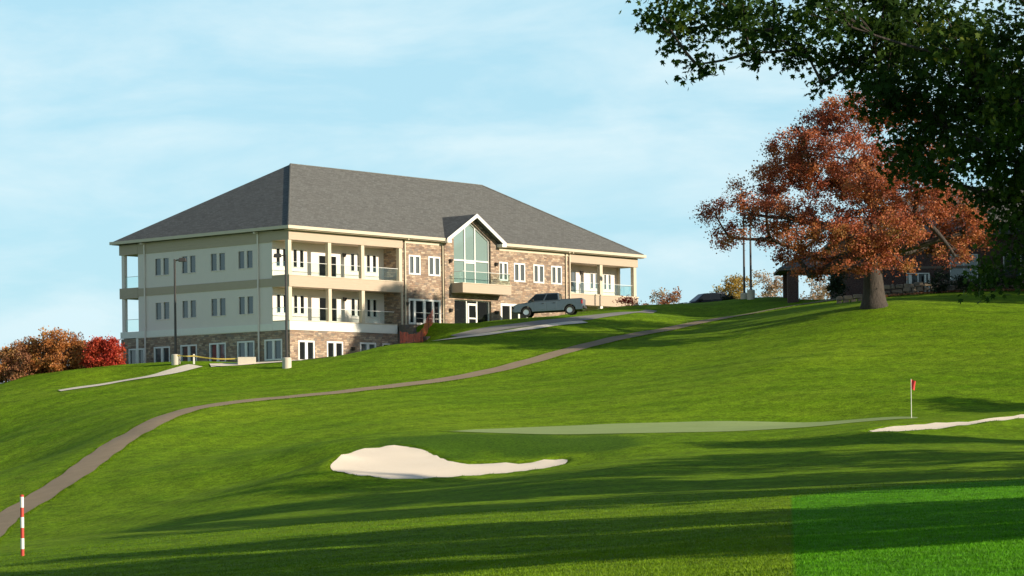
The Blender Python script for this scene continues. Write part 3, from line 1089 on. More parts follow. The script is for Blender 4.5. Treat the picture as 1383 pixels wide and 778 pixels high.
t = NT('orange_plastic_net')
uvv = t.coord('UV')
ck = t.n('ShaderNodeTexBrick')
ck.offset = 0
for k_, val in (('Scale', 1), ('Brick Width', .16), ('Row Height', .10), ('Mortar Size', .026)):
    ck.inputs[k_].default_value = val
t.l(uvv, ck.inputs['Vector'])
tr = t.n('ShaderNodeBsdfTransparent')
mx = t.n('ShaderNodeMixShader')
t.done((.66, .12, .06), .7)
t.l(ck.outputs['Fac'], mx.inputs[0])
t.l(tr.outputs[0], mx.inputs[1])
t.l(t.b.outputs[0], mx.inputs[2])
t.l(mx.outputs[0], t.out.inputs['Surface'])
M['net'] = t.m
fpx = [(541, 184.3), (550, 185.0), (560, 186.4), (570, 188), (580, 189.8), (589, 191.2)]
sf_root = thing('safety_fence', 'sagging orange plastic safety fence running up the bank beside the terrace wall', 'safety fence')
nv, nf = [], []
for i in range(len(fpx) - 1):
    for k in range(6):
        s = i + k / 6
        px = fpx[i][0] + (fpx[i + 1][0] - fpx[i][0]) * k / 6
        Y = fpx[i][1] + (fpx[i + 1][1] - fpx[i][1]) * k / 6
        nv.append(((px - 691.5) / F_PX * Y, Y, s))
net = MB()
nvs = []
for i, (x, y, s) in enumerate(nv):
    z = g(x, y)
    sag = .10 * math.sin(math.pi * (s % 1)) + .03 * math.sin(i * 2.3)
    nvs += [(x + .05 * math.sin(i * 1.7), y, z + .03), (x, y + .06 * math.sin(i), z + .65 - sag * .3), (x + .05 * math.cos(i), y, z + 1.2 - sag)]
fs = []
for i in range(len(nv) - 1):
    for k in range(2):
        fs.append((i * 3 + k, i * 3 + 3 + k, i * 3 + 4 + k, i * 3 + 1 + k))
net.add(nvs, fs)
no = net.build('net', M['net'], sf_root)
for px, Y in fpx:
    x = (px - 691.5) / F_PX * Y
    z = g(x, Y)
    MB().tube([(x, Y, z - .3), (x + .03, Y, z + 1.3)], .025, 6).build('post', M['dark_metal'], sf_root)

hr = thing('handrail', 'low metal handrail on the upper terrace under the stone wall window', 'railing', bld(13.2, -.9, .8), TH)
rr = MB()
rr.tube([(0, 0, .95), (3.2, 0, .95)], .025, 6)
rr.tube([(0, 0, .5), (3.2, 0, .5)], .02, 6)
rr.build('rail', M['white'], hr)
for k in range(5):
    MB().tube([(k * .8, 0, -.3), (k * .8, 0, .95)], .022, 6).build('post', M['dark_metal'], hr)

# ------------------------------------------------------------------ lamp posts and small things by the clubhouse


def lamp_post(px, Y, h, label, arm=1, base_h=.75, base_r=.34, twin=False):
    p = at(px, 500, Y)
    z = g(p.x, p.y)
    r = thing('lamp_post', label, 'lamp post', (p.x, p.y, z), 0, 'tall dark lamp posts')
    MB().lathe([(base_r, -.4), (base_r, base_h - .05), (base_r - .05, base_h)], 20).build('concrete_base', M['concrete'], r, False)
    MB().tube([(0, 0, base_h), (0, 0, h)], [.10, .075], 10).lathe([(.17, base_h), (.17, base_h + .05)], 12).build('pole', M['dark_metal'], r)
    for s in ((1, -1) if twin else (arm,)):
        MB().tube([(0, 0, h - .12), (s * .3, 0, h - .05)], .05, 8).build('bracket', M['dark_metal'], r)
        MB().hull8([(s * .3 - .0, -.18, h - .2), (s * .9, -.18, h - .2), (s * .9, .18, h - .2), (s * .3, .18, h - .2)] if s > 0 else
                   [(s * .9, -.18, h - .2), (s * .3, -.18, h - .2), (s * .3, .18, h - .2), (s * .9, .18, h - .2)],
                   [(s * .34, -.14, h + .08), (s * .84, -.14, h + .08), (s * .84, .14, h + .08), (s * .34, .14, h + .08)] if s > 0 else
                   [(s * .84, -.14, h + .08), (s * .34, -.14, h + .08), (s * .34, .14, h + .08), (s * .84, .14, h + .08)]).build('lamp_head', M['dark_metal'], r, bevel=.03)
    return r


lamp_post(237.5, 180, 7.95, 'dark lamp post on a concrete base in front of the shaded cream side wall', 1)
lamp_post(387.5, 175.5, 8.35, 'dark lamp post on a concrete base in front of the near corner of the clubhouse', -1)
lamp_post(1006.5, 204, 7.0, 'slim dark lamp post nearer the clubhouse of two beside the red oak', 1, .5)
lamp_post(1015.5, 203, 7.3, 'slim dark lamp post on a taller pale base, nearer the red oak of two', -1, .8)

bp = at(333, 490, 179.3)
bz = g(bp.x, bp.y)
blk = MB().box(-.68, .68, -.45, .45, -.3, .52).build('concrete_block', M['concrete'], None, bevel=.03)
blk.location = (bp.x, bp.y, bz)
blk.rotation_euler = (0, 0, .15)
tag(blk, 'low pale concrete block at the end of the yellow tape by the clubhouse corner', 'concrete block')
sp = at(262, 490, 179.6)
spz = g(sp.x, sp.y)
so = MB().box(-.06, .06, -.06, .06, -.3, .75).build('marker_stake', M['white'], None)
so.location = (sp.x, sp.y, spz)
tag(so, 'short white stake that holds up the yellow tape on the grass crest', 'stake')
t0 = at(239, 478, 179.7)
t0.z = g(t0.x, t0.y) + .72
t1 = Vector((sp.x, sp.y - .08, spz + .62))
t2 = Vector((bp.x - .55, bp.y - .47, bz + .42))
tape = MB()
tv, tf = [], []
seq = []
for a, b, sg in ((t0, t1, .05), (t1, t2, .12)):
    for k in range(12):
        s = k / 12
        p = a.lerp(b, s)
        p.z -= sg * 4 * s * (1 - s)
        seq.append(p)
seq.append(t2)
for i, p in enumerate(seq):
    tw_ = .5 * math.sin(i * .5)
    tv += [(p.x, p.y + .035 * math.sin(tw_), p.z - .045), (p.x, p.y - .035 * math.sin(tw_), p.z + .045)]
for i in range(len(seq) - 1):
    tf.append((2 * i, 2 * i + 2, 2 * i + 3, 2 * i + 1))
tape.add(tv, tf)
tag(tape.build('barrier_tape', painted('yellow_tape', (.72, .52, .10), .5), None), 'yellow barrier tape strung from a lamp post base to a concrete block', 'tape')

# ------------------------------------------------------------------ striped marker and flagstick
p = at(30.5, 757, 75)
p.z = g(p.x, p.y)
sk = thing('marker_pole', 'red and white striped marker pole standing on the fairway at the lower left', 'marker pole', p)
Hs = (757 - 674) / F_PX * p.y
red, wht = painted('red_paint', (.50, .05, .03), .5), painted('white_paint', (.76, .74, .68), .5)
cuts = [-.25, .115, .29, .46, .635, .79, .965, 1.0]
for k in range(7):
    a, b = (cuts[k] * Hs if k else -.3), cuts[k + 1] * Hs
    r_ = .058 + .0015 * (k % 2)
    MB().lathe([(r_, a), (r_, b)] if k < 6 else [(.066, a), (.066, b - .02), (.04, b)], 14).build('stripe' if k < 6 else 'cap', red if k % 2 == 0 else wht, sk, False)
p = at(1231, 566, 131)
p.z = g(p.x, p.y)
fl = thing('flagstick', 'white golf flagstick with a small limp red flag at the back of the green', 'flagstick', p)
Hf = 53 / F_PX * p.y
MB().tube([(0, 0, -.1), (0, 0, Hf)], [.022, .016], 8).build('pole', painted('stick_white', (.7, .68, .6), .4), fl)
fg, fv_, ff_ = MB(), [], []
for i in range(8):
    s = i / 7
    for k in range(5):
        w_ = k / 4
        fv_.append((.02 + .24 * w_ * (1 - .25 * s), .05 * math.sin(w_ * 6 + s * 2), Hf - .02 - .52 * s - .10 * w_))
for i in range(7):
    for k in range(4):
        ff_.append((i * 5 + k, i * 5 + k + 1, i * 5 + k + 6, i * 5 + k + 5))
fg.add(fv_, ff_)
fg.build('flag', painted('flag_red', (.60, .035, .03), .7), fl, True)

# ------------------------------------------------------------------ vehicles


def car_paint(name, col):
    t = NT(name)
    t.b.inputs['Coat Weight'].default_value = .5
    t.b.inputs['Coat Roughness'].default_value = .08
    c = t.mix(t.noise(t.coord(), 1.5, 3), tuple(x * .9 for x in col), tuple(x * 1.08 for x in col))
    return t.done(c, .35, .45)


M['silver'] = car_paint('silver_blue_paint', (.10, .125, .14))
M['navy'] = car_paint('dark_paint', (.012, .014, .02))
M['rim'] = painted('alloy', (.55, .55, .53), .3, .05, metal=.8)
M['lens'] = painted('headlamp_lens', (.7, .72, .7), .15, .05)
M['tail'] = painted('tail_lamp_red', (.45, .02, .015), .25)
M['car_glass'] = glass_pane('car_glass', (.008, .012, .014), .05, .35, 0)


def arch(cx, r, z0, n=10):
    return [(cx + r * math.cos(a), z0 + r * math.sin(a)) for a in [math.pi * k / n for k in range(n, -1, -1)]]


def vehicle(name, label, cat, paint, outline_top, wb, cab, hw, wr, bed=None, loc=(0, 0, 0), rot=(0, 0, 0)):
    """Body outline with wheel arches, tapered cab, glass, four wheels, lamps and bumpers. +x is forward."""
    r = thing(name, label, cat, loc)
    r.rotation_euler = rot
    xr, xf = outline_top[0][0], outline_top[-1][0]
    z0 = .38
    ol = list(outline_top) + [(xf, z0)] + list(reversed(arch(wb[1], wr + .09, z0))) + list(reversed(arch(wb[0], wr + .09, z0))) + [(xr, z0)]
    MB().prism(ol, -hw, hw).build('body', paint, r, bevel=.06)
    MB().box(xr + .2, xf - .25, -hw + .25, hw - .25, .34, .8).build('chassis', M['black'], r)
    lo, hi, zl, zh = cab
    tw_ = hw * .80
    c = MB().hull8([(lo[0], -hw + .05, zl), (lo[1], -hw + .05, zl), (lo[1], hw - .05, zl), (lo[0], hw - .05, zl)],
                   [(hi[0], -tw_, zh), (hi[1], -tw_, zh), (hi[1], tw_, zh), (hi[0], tw_, zh)])
    c.build('cab', paint, r, bevel=.06)
    # glass set on the slopes of the cab

    def cp(s, t_, side):                      # s along, t up
        x = (lo[0] + (hi[0] - lo[0]) * t_) * (1 - s) + (lo[1] + (hi[1] - lo[1]) * t_) * s
        y = (hw - .05) + (tw_ - hw + .05) * t_
        return Vector((x, side * (y + .012), zl + (zh - zl) * t_))
    splits = [(.05, .47), (.52, .97)] if bed else [(.04, .26), (.30, .58), (.62, .97)]
    for side in (-1, 1):
        for s0, s1 in splits:
            q = [cp(s0, .12, side), cp(s1, .12, side), cp(min(s1, .96), .86, side), cp(s0, .86, side)]
            off = Vector((0, -side * .03, 0))
            MB().hull8(q, [p_ + off for p_ in q]).build('side_window', M['car_glass'], r)
    for fx, nm in ((1, 'windscreen'), (0, 'rear_window')):
        s = 1 if fx else -1
        a0, a1 = lo[fx], hi[fx]
        q = []
        for t_, yy in ((.1, hw - .2), (.9, tw_ - .08)):
            x = a0 + (a1 - a0) * t_ + s * .014
            q += [Vector((x, -yy, zl + (zh - zl) * t_)), Vector((x, yy, zl + (zh - zl) * t_))]
        q = [q[0], q[1], q[3], q[2]]
        MB().hull8(q, [p_ - Vector((s * .03, 0, 0)) for p_ in q]).build(nm, M['car_glass'], r)
    for side in (-1, 1):
        ds = [(lo[1] - .55 - 1.0, lo[1] - .55), (lo[1] - 2.5, lo[1] - 1.62)]
        for d0, d1 in ds:
            d0 = max(d0, lo[0] + .03)
            d = MB().box(d0, d1, side * (hw - .02), side * (hw + .008), .52, zl - .04).build('door', paint, r, bevel=.02)
            MB().box(d0 + .1, d0 + .3, side * (hw + .009), side * (hw + .045), zl - .2, zl - .15).build('handle', M['black'], d)
        MB().box(lo[1] - .62, lo[1] - .42, side * (hw + .02), side * (hw + .24), zl + .02, zl + .22).build('mirror', M['black'], r, bevel=.03)
        for wx in wb:
            w = MB().lathe([(wr * .62, -.12), (wr * .95, -.12), (wr, -.07), (wr, .07), (wr * .95, .12), (wr * .62, .12)], 24, 'y', (wx, side * (hw - .13), wr)).build('wheel', M['black'], r, False)
            rm = MB().lathe([(wr * .6, 0), (wr * .6, side * .025), (wr * .5, side * .012)], 20, 'y', (wx, side * (hw - .005), wr))
            rm.build('rim', M['rim'], w, False)
        MB().box(xf - .28, xf + .02, side * (hw - .42), side * (hw - .04), .84, 1.0).build('headlight', M['lens'], r, bevel=.03)
        MB().box(xr - .02, xr + .12, side * (hw - .2), side * (hw + .01), .86, 1.18).build('tail_light', M['tail'], r, bevel=.02)
    MB().box(xf - .05, xf + .14, -hw + .02, hw - .02, .42, .7).build('bumper', M['black'] if not bed else M['silver'], r, bevel=.05)
    MB().box(xr - .14, xr + .05, -hw + .02, hw - .02, .46, .68).build('bumper', M['dark_metal'], r, bevel=.05)
    MB().box(xf - .02, xf + .025, -hw * .5, hw * .5, .74, 1.0).build('grille', M['black'], r)
    if bed:
        MB().box(bed[0], bed[1], -hw + .1, hw - .1, bed[2] + .002, bed[2] + .03).build('bed_dark_sheet', M['black'], r)  # dark sheet standing in for the dark inside of the open bed
    return r


def seat_on_ground(px, Y, yaw, half):
    c = at(px, 420, Y)
    f = Vector((math.cos(yaw), math.sin(yaw)))
    zf, zb = g(c.x + f.x * half, c.y + f.y * half), g(c.x - f.x * half, c.y - f.y * half)
    return (c.x, c.y, (zf + zb) / 2 + .02), (0, -math.atan2(zf - zb, 2 * half), yaw)


loc, rot = seat_on_ground(743, 197, math.pi - .16, 1.8)
vehicle('pickup_truck', 'silver blue four door pickup truck parked on the grass in front of the clubhouse', 'pickup truck', M['silver'],
        [(-2.86, .6), (-2.9, 1.28), (-1.0, 1.3), (-.98, 1.22), (1.3, 1.22), (2.55, 1.1), (2.82, .98), (2.88, .7)], (-1.78, 1.85),
        ((-.98, 1.78), (-.88, .98), 1.21, 1.88), .98, .39, (-2.8, -1.05, 1.29), loc, rot)
loc, rot = seat_on_ground(952, 218, math.pi + .35, 1.4)
vehicle('parked_car', 'dark estate car half hidden behind the grass crest between clubhouse and red oak', 'car', M['navy'],
        [(-2.3, .6), (-2.32, 1.0), (-2.2, 1.06), (1.0, 1.04), (2.0, .92), (2.28, .78), (2.32, .6)], (-1.4, 1.38),
        ((-2.22, 1.25), (-1.75, .25), 1.04, 1.72), .9, .33, None, loc, rot)

# ------------------------------------------------------------------ plants
QUAD = np.array([(0, -.5), (.36, -.05), (0, .5), (-.36, -.05)])
MAPLE = np.array([(r_ * math.cos(R(a)), r_ * math.sin(R(a))) for a, r_ in
                  [(90, 1.15), (66, .50), (42, 1.0), (14, .48), (-16, .75), (-55, .40), (-90, .45), (-125, .40), (196, .75), (166, .48), (138, 1.0), (114, .50)]]) * .55


def leaf_mesh(name, C, size, tint, shape=QUAD, droop=0.0):
    """Leaf-sized faces at the points C, each turned its own way."""
    n, k = len(C), len(shape)
    nr = RNG.normal(size=(n, 3))
    nr[:, 2] += .55
    nr /= np.linalg.norm(nr, axis=1, keepdims=True)
    rx = RNG.normal(size=(n, 3))
    rx[:, 2] -= droop
    uy = rx - (rx * nr).sum(1, keepdims=True) * nr
    uy /= np.linalg.norm(uy, axis=1, keepdims=True)
    if droop:
        uy = -uy * -1
    ux = np.cross(uy, nr)
    s = np.asarray(size).reshape(-1, 1) * RNG.uniform(.65, 1.3, (n, 1))
    V = C[:, None, :] + s[:, None, :] * (shape[None, :, :1] * ux[:, None, :] + shape[None, :, 1:] * uy[:, None, :])
    me = mesh_arrays(name, V.reshape(-1, 3), np.arange(n * k).reshape(n, k))
    at_ = me.attributes.new('tint', 'FLOAT', 'FACE')
    at_.data.foreach_set('value', np.clip(tint, 0, 1).astype(np.float32))
    return me


def bez(a, b, bend, n=6):
    a, b = Vector(a), Vector(b)
    m = (a + b) / 2 + Vector(bend)
    return [a * (1 - s) ** 2 + m * 2 * s * (1 - s) + b * s * s for s in [k / (n - 1) for k in range(n)]]


def tree(name, label, cat, base, height_, tr, clumps, subs, leaves, lsize, lmat, bmat, sub_r=.7, shape=QUAD, lean=(0, 0), group=None, fork=.35,
         droop=0.0, flat=.75, branches=True, tint_w=.5, weights=None):
    """Tapered trunk, limbs to every clump, twigs to every leaf cluster; clumps are ((x,y,z),(rx,ry,rz)) relative to the base."""
    r = thing(name, label, cat, base, 0, group)
    wood = MB()
    H = height_
    fz = H * fork
    top = Vector((lean[0], lean[1], fz))
    tp = bez((0, 0, -.4), top, (lean[0] * .1, 0, 0), 7)
    wood.tube(tp, [tr * (1.45 - .12 * min(i, 1) * 2.2 - .06 * i) if i < 2 else tr * (1.1 - .07 * i) for i in range(7)], 12)
    pts, tints, ls = [], [], []
    tot = sum(c[1][0] * c[1][1] * c[1][2] for c in clumps) ** 1.0
    vol = [(c[1][0] * c[1][1] * c[1][2]) ** .75 for c in clumps]
    if weights:
        vol = [a * b for a, b in zip(vol, weights)]
    sv = sum(vol)
    nodes = [(tp[4], 1.0, 0), (tp[5], 1.0, 0), (tp[6], 1.0, 0)]
    order = sorted(zip(clumps, vol), key=lambda q: (Vector(q[0][0]) - tp[6]).length)
    for (cc, cr), vv in order:
        cc = Vector(cc)
        dt = (cc - tp[6]).length
        st, par, lev = min(nodes, key=lambda q: (q[0] - cc).length + .45 * (q[0] - tp[6]).length + (0 if (q[0] - tp[6]).length < dt - .1 else 99))
        if branches:
            d = (cc - st).length
            ends = cc + Vector((0, 0, -.15 * cr[2]))
            rad0 = max(.03, tr * .46 * .62 ** lev)
            nodes.append((cc + Vector((0, 0, -.15 * cr[2])), 1.0, lev + 1))
            bz_ = bez(st, ends, (random.uniform(-.08, .08) * d, random.uniform(-.08, .08) * d, -.06 * d if cc.z > fz else .12 * d), 7)
            wood.tube(bz_, [rad0 * (1 - .085 * i) for i in range(7)], 7)
        ns = max(2, round(subs * vv / sv))
        ct = random.uniform(0, 1)
        for _ in range(ns):
            dv = RNG.normal(size=3)
            dv /= np.linalg.norm(dv)
            rr_ = RNG.uniform(.25, 1) ** .5
            sc = np.array(cc) + dv * np.array(cr) * rr_
            if branches and random.random() < .5:
                k = random.choice((4, 5, 6))
                wood.tube(bez(bz_[k], Vector(sc), (0, 0, random.uniform(-.1, .2)), 3), [min(.05, max(.012, rad0 * .2)), min(.03, max(.01, rad0 * .12)), .008], 4, False)
            nl = max(4, int(leaves * RNG.uniform(.55, 1.45)))
            rad = sub_r * RNG.uniform(.6, 1.35)
            q = RNG.normal(size=(nl, 3)) * np.array([.5, .5, .5 * flat]) * rad
            pts.append(sc + q)
            tt = ct * tint_w + RNG.uniform(0, 1) * (1 - tint_w)
            tints.append(np.clip(tt + RNG.normal(size=nl) * .06, 0, 1))
    wood.build('trunk', bmat, r, True, uv=False)
    C = np.concatenate(pts)
    me = leaf_mesh('crown', C, lsize, np.concatenate(tints), shape, droop)
    finish(me, 'crown', lmat, r)
    return r


M['bark'] = bark_mat('brown_bark', (.055, .043, .034))
M['bark_grey'] = bark_mat('grey_bark', (.15, .125, .10))
M['leaf_red'] = leaf_mat('russet_oak_leaves', [(0, (.08, .055, .022)), (.14, (.16, .055, .032)), (.36, (.34, .092, .052)), (.6, (.47, .145, .068)), (.82, (.48, .195, .068)), (1, (.26, .155, .05))])
M['leaf_maple'] = leaf_mat('dark_maple_leaves', [(0, (.016, .040, .008)), (.5, (.036, .075, .013)), (.85, (.065, .115, .018)), (1, (.13, .16, .022))], .42, .6, .08)
M['leaf_green'] = leaf_mat('green_leaves', [(0, (.02, .05, .012)), (.6, (.05, .09, .02)), (1, (.10, .12, .03))])
M['leaf_orange'] = leaf_mat('orange_brown_leaves', [(0, (.27, .12, .045)), (.35, (.46, .175, .055)), (.65, (.55, .25, .07)), (1, (.38, .29, .08))])
M['leaf_scarlet'] = leaf_mat('scarlet_leaves', [(0, (.32, .03, .022)), (.5, (.50, .06, .035)), (1, (.55, .13, .05))])
M['leaf_yellow'] = leaf_mat('yellow_leaves', [(0, (.26, .15, .03)), (.5, (.40, .27, .06)), (1, (.30, .26, .07))])
M['leaf_rust'] = leaf_mat('rust_leaves', [(0, (.22, .09, .05)), (.5, (.34, .15, .075)), (1, (.36, .22, .09))])
M['leaf_bare'] = leaf_mat('last_pale_leaves', [(0, (.30, .20, .14)), (.5, (.42, .31, .22)), (1, (.48, .36, .22))])
M['leaf_dark'] = leaf_mat('evergreen_needles', [(0, (.008, .018, .008)), (.6, (.016, .032, .012)), (1, (.03, .05, .016))], .1)


def px_clump(base, px, py, rpx, Y, rz=None, depth=None):
    """Clump centre and radii, measured as seen at Y metres."""
    c = at(px, py, Y) - Vector(base)
    r_ = rpx / F_PX * Y
    return (tuple(c), (r_, depth or r_, (rz / F_PX * Y) if rz else r_ * .85))


# --- the red oak by the house
ob = at(1181, 413, 173)
ob.z = g(ob.x, ob.y)
oc = []
for px, py, rp, rz, dy in [(965, 285, 22, 17, 0), (985, 318, 26, 18, 1), (1010, 285, 30, 20, -2), (1040, 240, 32, 24, 1), (1065, 200, 30, 22, -1), (1100, 170, 30, 20, 1),
                           (1140, 150, 34, 18, 0), (1185, 160, 34, 22, -1), (1230, 150, 34, 20, 2), (1060, 290, 40, 26, -3), (1100, 240, 44, 30, 3), (1150, 210, 46, 34, -3),
                           (1205, 220, 46, 34, 3), (1255, 215, 40, 34, 0), (1120, 300, 44, 28, -4), (1180, 280, 48, 30, 3), (1235, 285, 44, 28, -4), (1285, 270, 36, 28, 2),
                           (1300, 310, 34, 24, -2), (1255, 330, 32, 18, 3), (1190, 335, 30, 18, -5), (1075, 345, 34, 16, -2), (1120, 350, 30, 14, 3), (1095, 372, 22, 10, -3),
                           (1040, 320, 28, 16, 2), (1325, 320, 22, 18, 2), (1175, 355, 20, 10, -6), (1000, 255, 16, 10, 3), (1320, 285, 24, 18, -3), (1075, 235, 34, 26, 2), (1035, 268, 28, 22, 0), (1090, 200, 34, 26, -2), (1130, 172, 34, 24, 2), (1060, 215, 24, 20, 3), (1160, 250, 44, 34, 4),
                           (1150, 320, 40, 24, -6), (1215, 310, 40, 26, -6), (1180, 245, 44, 30, -6), (1240, 250, 38, 28, -5),
                           (1165, 138, 26, 12, 0), (1210, 135, 24, 12, 1), (1150, 360, 26, 12, -6), (1215, 350, 26, 14, -6), (1085, 320, 30, 18, -5), (1290, 345, 26, 12, -5)]:
    oc.append(px_clump(ob, px, py, rp * .97, 173 + dy, rz * .95))
tree('oak_tree', 'broad russet red oak with a thick trunk in front of the dark brick house', 'tree', ob, 16, .82, oc, 1250, 88, .165, M['leaf_red'], M['bark'], .56, flat=.85,
     lean=(-.1, 0), fork=.24, tint_w=.30)

# --- the maple that hangs into the picture from the right; its trunk stands outside the frame
mb_ = Vector((14.5, 40.0, 0))
mb_.z = g(14.5, 40)
mc = []
for px, py, rp, rz, dy in [(895, 28, 34, 30, 0), (950, 40, 40, 30, 1), (1000, 30, 44, 34, -1), (940, 95, 24, 14, 0), (1045, 45, 46, 36, 1.5), (1085, 70, 40, 30, 0),
                           (1120, 30, 50, 40, -2), (1130, 95, 32, 26, 1), (1180, 60, 56, 50, 0), (1185, 135, 40, 32, -1), (1240, 60, 60, 60, 2), (1240, 150, 50, 44, 0),
                           (1225, 215, 32, 32, 1), (1300, 70, 60, 60, -2), (1300, 165, 56, 50, 2), (1275, 225, 36, 28, -1), (1350, 90, 60, 60, 1), (1355, 190, 56, 50, -1),
                           (1345, 262, 40, 26, 1), (1375, 320, 30, 30, 0), (1370, 372, 40, 14, 0), (1385, 130, 60, 60, -3), (1010, 80, 30, 14, 0), (905, 62, 22, 14, 1),
                           (1110, 120, 20, 14, 0), (1320, 385, 22, 9, 1), (1420, 250, 70, 60, 0), (1430, 120, 80, 80, 1), (1500, 200, 90, 90, 2), (1480, 60, 90, 70, -3),
                           (1560, 120, 100, 100, 3), (1640, 160, 110, 110, 0), (1500, 330, 70, 40, 2), (1400, -20, 120, 60, 3), (1200, -30, 90, 40, 0), (1050, -25, 70, 30, 1),
                           (940, -15, 45, 22, -1), (1600, -60, 140, 100, 0), (1800, 100, 140, 120, 1), (1750, -80, 150, 100, -2), (1400, -120, 130, 80, 2), (1900, 200, 130, 100, 0)]:
    if px < 1140:
        py, rp, rz = py - 10, rp * .88, rz * .82
    mc.append(px_clump(mb_, px, py, rp, 40 + dy * 1.0, rz, rp / F_PX * 40 + .4))
mw = [(1.1 if c[0][0] + mb_.x > 5.4 else .9) if c[0][0] + mb_.x < .2155 * 40 + .6 and c[0][2] + mb_.z < 9.6 else .22 for c in mc]
tree('maple_tree', 'dark green maple whose leafy branches hang into the upper right corner', 'tree', mb_, 12, .38, mc, 1250, 33, .12, M['leaf_maple'], M['bark'], .30,
     shape=MAPLE, lean=(-.3, 0), fork=.45, droop=1.2, flat=.9, tint_w=.3, weights=mw)

# --- trees further right, outside the frame: they throw the long shadows over the fairway and shade the brick house


def round_crown(H, rw, n, base=.28, seed=0):
    rn = random.Random(seed)
    out = []
    for _ in range(n):
        a, s = rn.uniform(0, 6.28), rn.uniform(.15, .85)
        z = rn.uniform(base, .92)
        lim = math.sin(math.pi * min(1, max(.12, (z - base) / (1 - base) * .8 + .18))) ** .6
        rr_ = rw * s * lim
        k = rw * rn.uniform(.32, .5)
        out.append(((rr_ * math.cos(a), rr_ * math.sin(a), H * z), (k, k, k * .8)))
    return out


SHADE = [(31, 28.5, 15, 5.8, 'leaf_green', 'round green tree at the right edge of the fairway, nearest the camera'),
         (27.5, 40, 14.5, 5.0, 'leaf_maple', 'dark green tree just behind the maple beside the fairway'),
         (30, 48, 13.5, 4.6, 'leaf_green', 'slim green tree beside the fairway, second past the maple'),
         (33, 66, 16, 6.6, 'leaf_green', 'wide green tree beside the fairway, tallest of the row past the maple'),
         (37, 75, 17.5, 7.0, 'leaf_orange', 'orange brown tree beside the fairway behind the wide green one'),
         (43, 82, 18, 6.2, 'leaf_green', 'narrower green tree beside the fairway near the right bunker'),
         (46, 95, 14, 2.6, 'leaf_rust', 'narrow rust coloured tree beside the right bunker'),
         (58, 121, 12.5, 4.2, 'leaf_rust', 'small rust coloured tree on the slope right of the green'),
         (59, 183, 17, 9.5, 'leaf_green', 'large green tree right of the dark brick house'),
         (50, 190, 13, 6.0, 'leaf_dark', 'added unseen dark evergreen tree that shades the right end of the brick house'),  # this and the next evergreen are added out of view to darken the house
         (45.5, 185.5, 15, 5.6, 'leaf_dark', 'added unseen dark evergreen tree just outside the right edge that shades the brick porch'),
         (53, 170, 14, 7.0, 'leaf_orange', 'orange brown tree on the slope right of the dark brick house')]
for i, (x, y, H, rw, lm, lab) in enumerate(SHADE):
    tree('shade_tree', lab, 'tree', (x, y, g(x, y)), H, .35, round_crown(H, rw, 26, .12, i), 430, 38, .44, M[lm], M['bark'], .85, group='trees along the right of the course', fork=.3)

# --- autumn trees behind the crest at the left
for i, (px, top, Y, rw, lm, lab) in enumerate([
        (8, 468, 188, 2.0, 'leaf_orange', 'brown orange tree leftmost on the crest'),
        (38, 460, 189, 2.0, 'leaf_orange', 'ochre brown tree second from the left on the crest'),
        (70, 449, 188, 2.1, 'leaf_orange', 'tall orange brown tree in the middle of the row on the crest'),
        (96, 453, 189, 1.8, 'leaf_rust', 'thin rusty tree beside the scarlet tree on the crest'),
        (130, 459, 187, 1.05, 'leaf_scarlet', 'scarlet tree beside the rusty tree left of the clubhouse'),
        (150, 457, 187, 1.0, 'leaf_scarlet', 'scarlet tree close to the left end of the clubhouse'),
        (22, 470, 187.5, 1.8, 'leaf_rust', 'low rusty tree between the two leftmost trees on the crest'),
        (55, 460, 190, 1.9, 'leaf_rust', 'rusty tree behind the tall one in the middle of the row on the crest'),
        (112, 466, 188.5, 1.4, 'leaf_orange', 'low orange tree tucked against the scarlet trees on the crest'),
        (-22, 475, 189, 2.0, 'leaf_rust', 'rusty tree beyond the left edge of the crest')]):
    p = at(px, 500, Y)
    z = g(p.x, p.y)
    H = at(px, top, Y).z - z
    tree('autumn_tree', lab, 'tree', (p.x, p.y, z), H, .11, round_crown(H, rw, 26, .02, 40 + i), 240, 34, .15, M[lm], M['bark_grey'], .36, group='autumn trees behind the left crest', fork=.3)

# --- thin trees behind the right crest
for i, (px, top, Y, rw, lm, sub, lab) in enumerate([
        (888, 388, 232, 1.5, 'leaf_bare', 40, 'almost bare pinkish tree just right of the clubhouse'),
        (872, 400, 236, 1.2, 'leaf_rust', 60, 'low rusty tree against the right end of the clubhouse'),
        (906, 388, 230, 1.5, 'leaf_rust', 80, 'rust coloured tree between clubhouse and dark car'),
        (984, 366, 224, 1.6, 'leaf_yellow', 110, 'yellow ochre tree behind the slim lamp posts'),
        (1000, 370, 228, 1.3, 'leaf_yellow', 70, 'paler yellow tree touching the slim lamp posts'),
        (1030, 362, 230, 1.9, 'leaf_bare', 70, 'bare whitish tree between lamp posts and brick porch'),
        (1052, 368, 226, 1.5, 'leaf_bare', 60, 'bare whitish tree close to the brick porch'),
        (1100, 372, 226, 1.9, 'leaf_bare', 90, 'pale brown tree seen through the brick porch')]):
    p = at(px, 405, Y)
    z = g(p.x, p.y)
    H = at(px, top, Y).z - z
    tree('thin_tree', lab, 'tree', (p.x, p.y, z), H, .09, round_crown(H, rw, 16, .22, 70 + i), sub, 22, .19, M[lm], M['bark_grey'], .45, group='thin trees behind the right crest', fork=.25)


def shrub(name, label, px, Y, w, h, lm, n=36, lv=40, ls=.13, group=None):
    p = at(px, 400, Y)
    z = g(p.x, p.y)
    rn = random.Random(int(px))
    cl = [((rn.uniform(-w, w) * .6, rn.uniform(-w, w) * .5, h * rn.uniform(.25, .75)), (w * .42, w * .42, h * .3)) for _ in range(9)]
    return tree(name, label, 'shrub', (p.x, p.y, z), h, .05, cl, n, lv, ls, M[lm], M['bark'], .3, group=group, fork=.3)


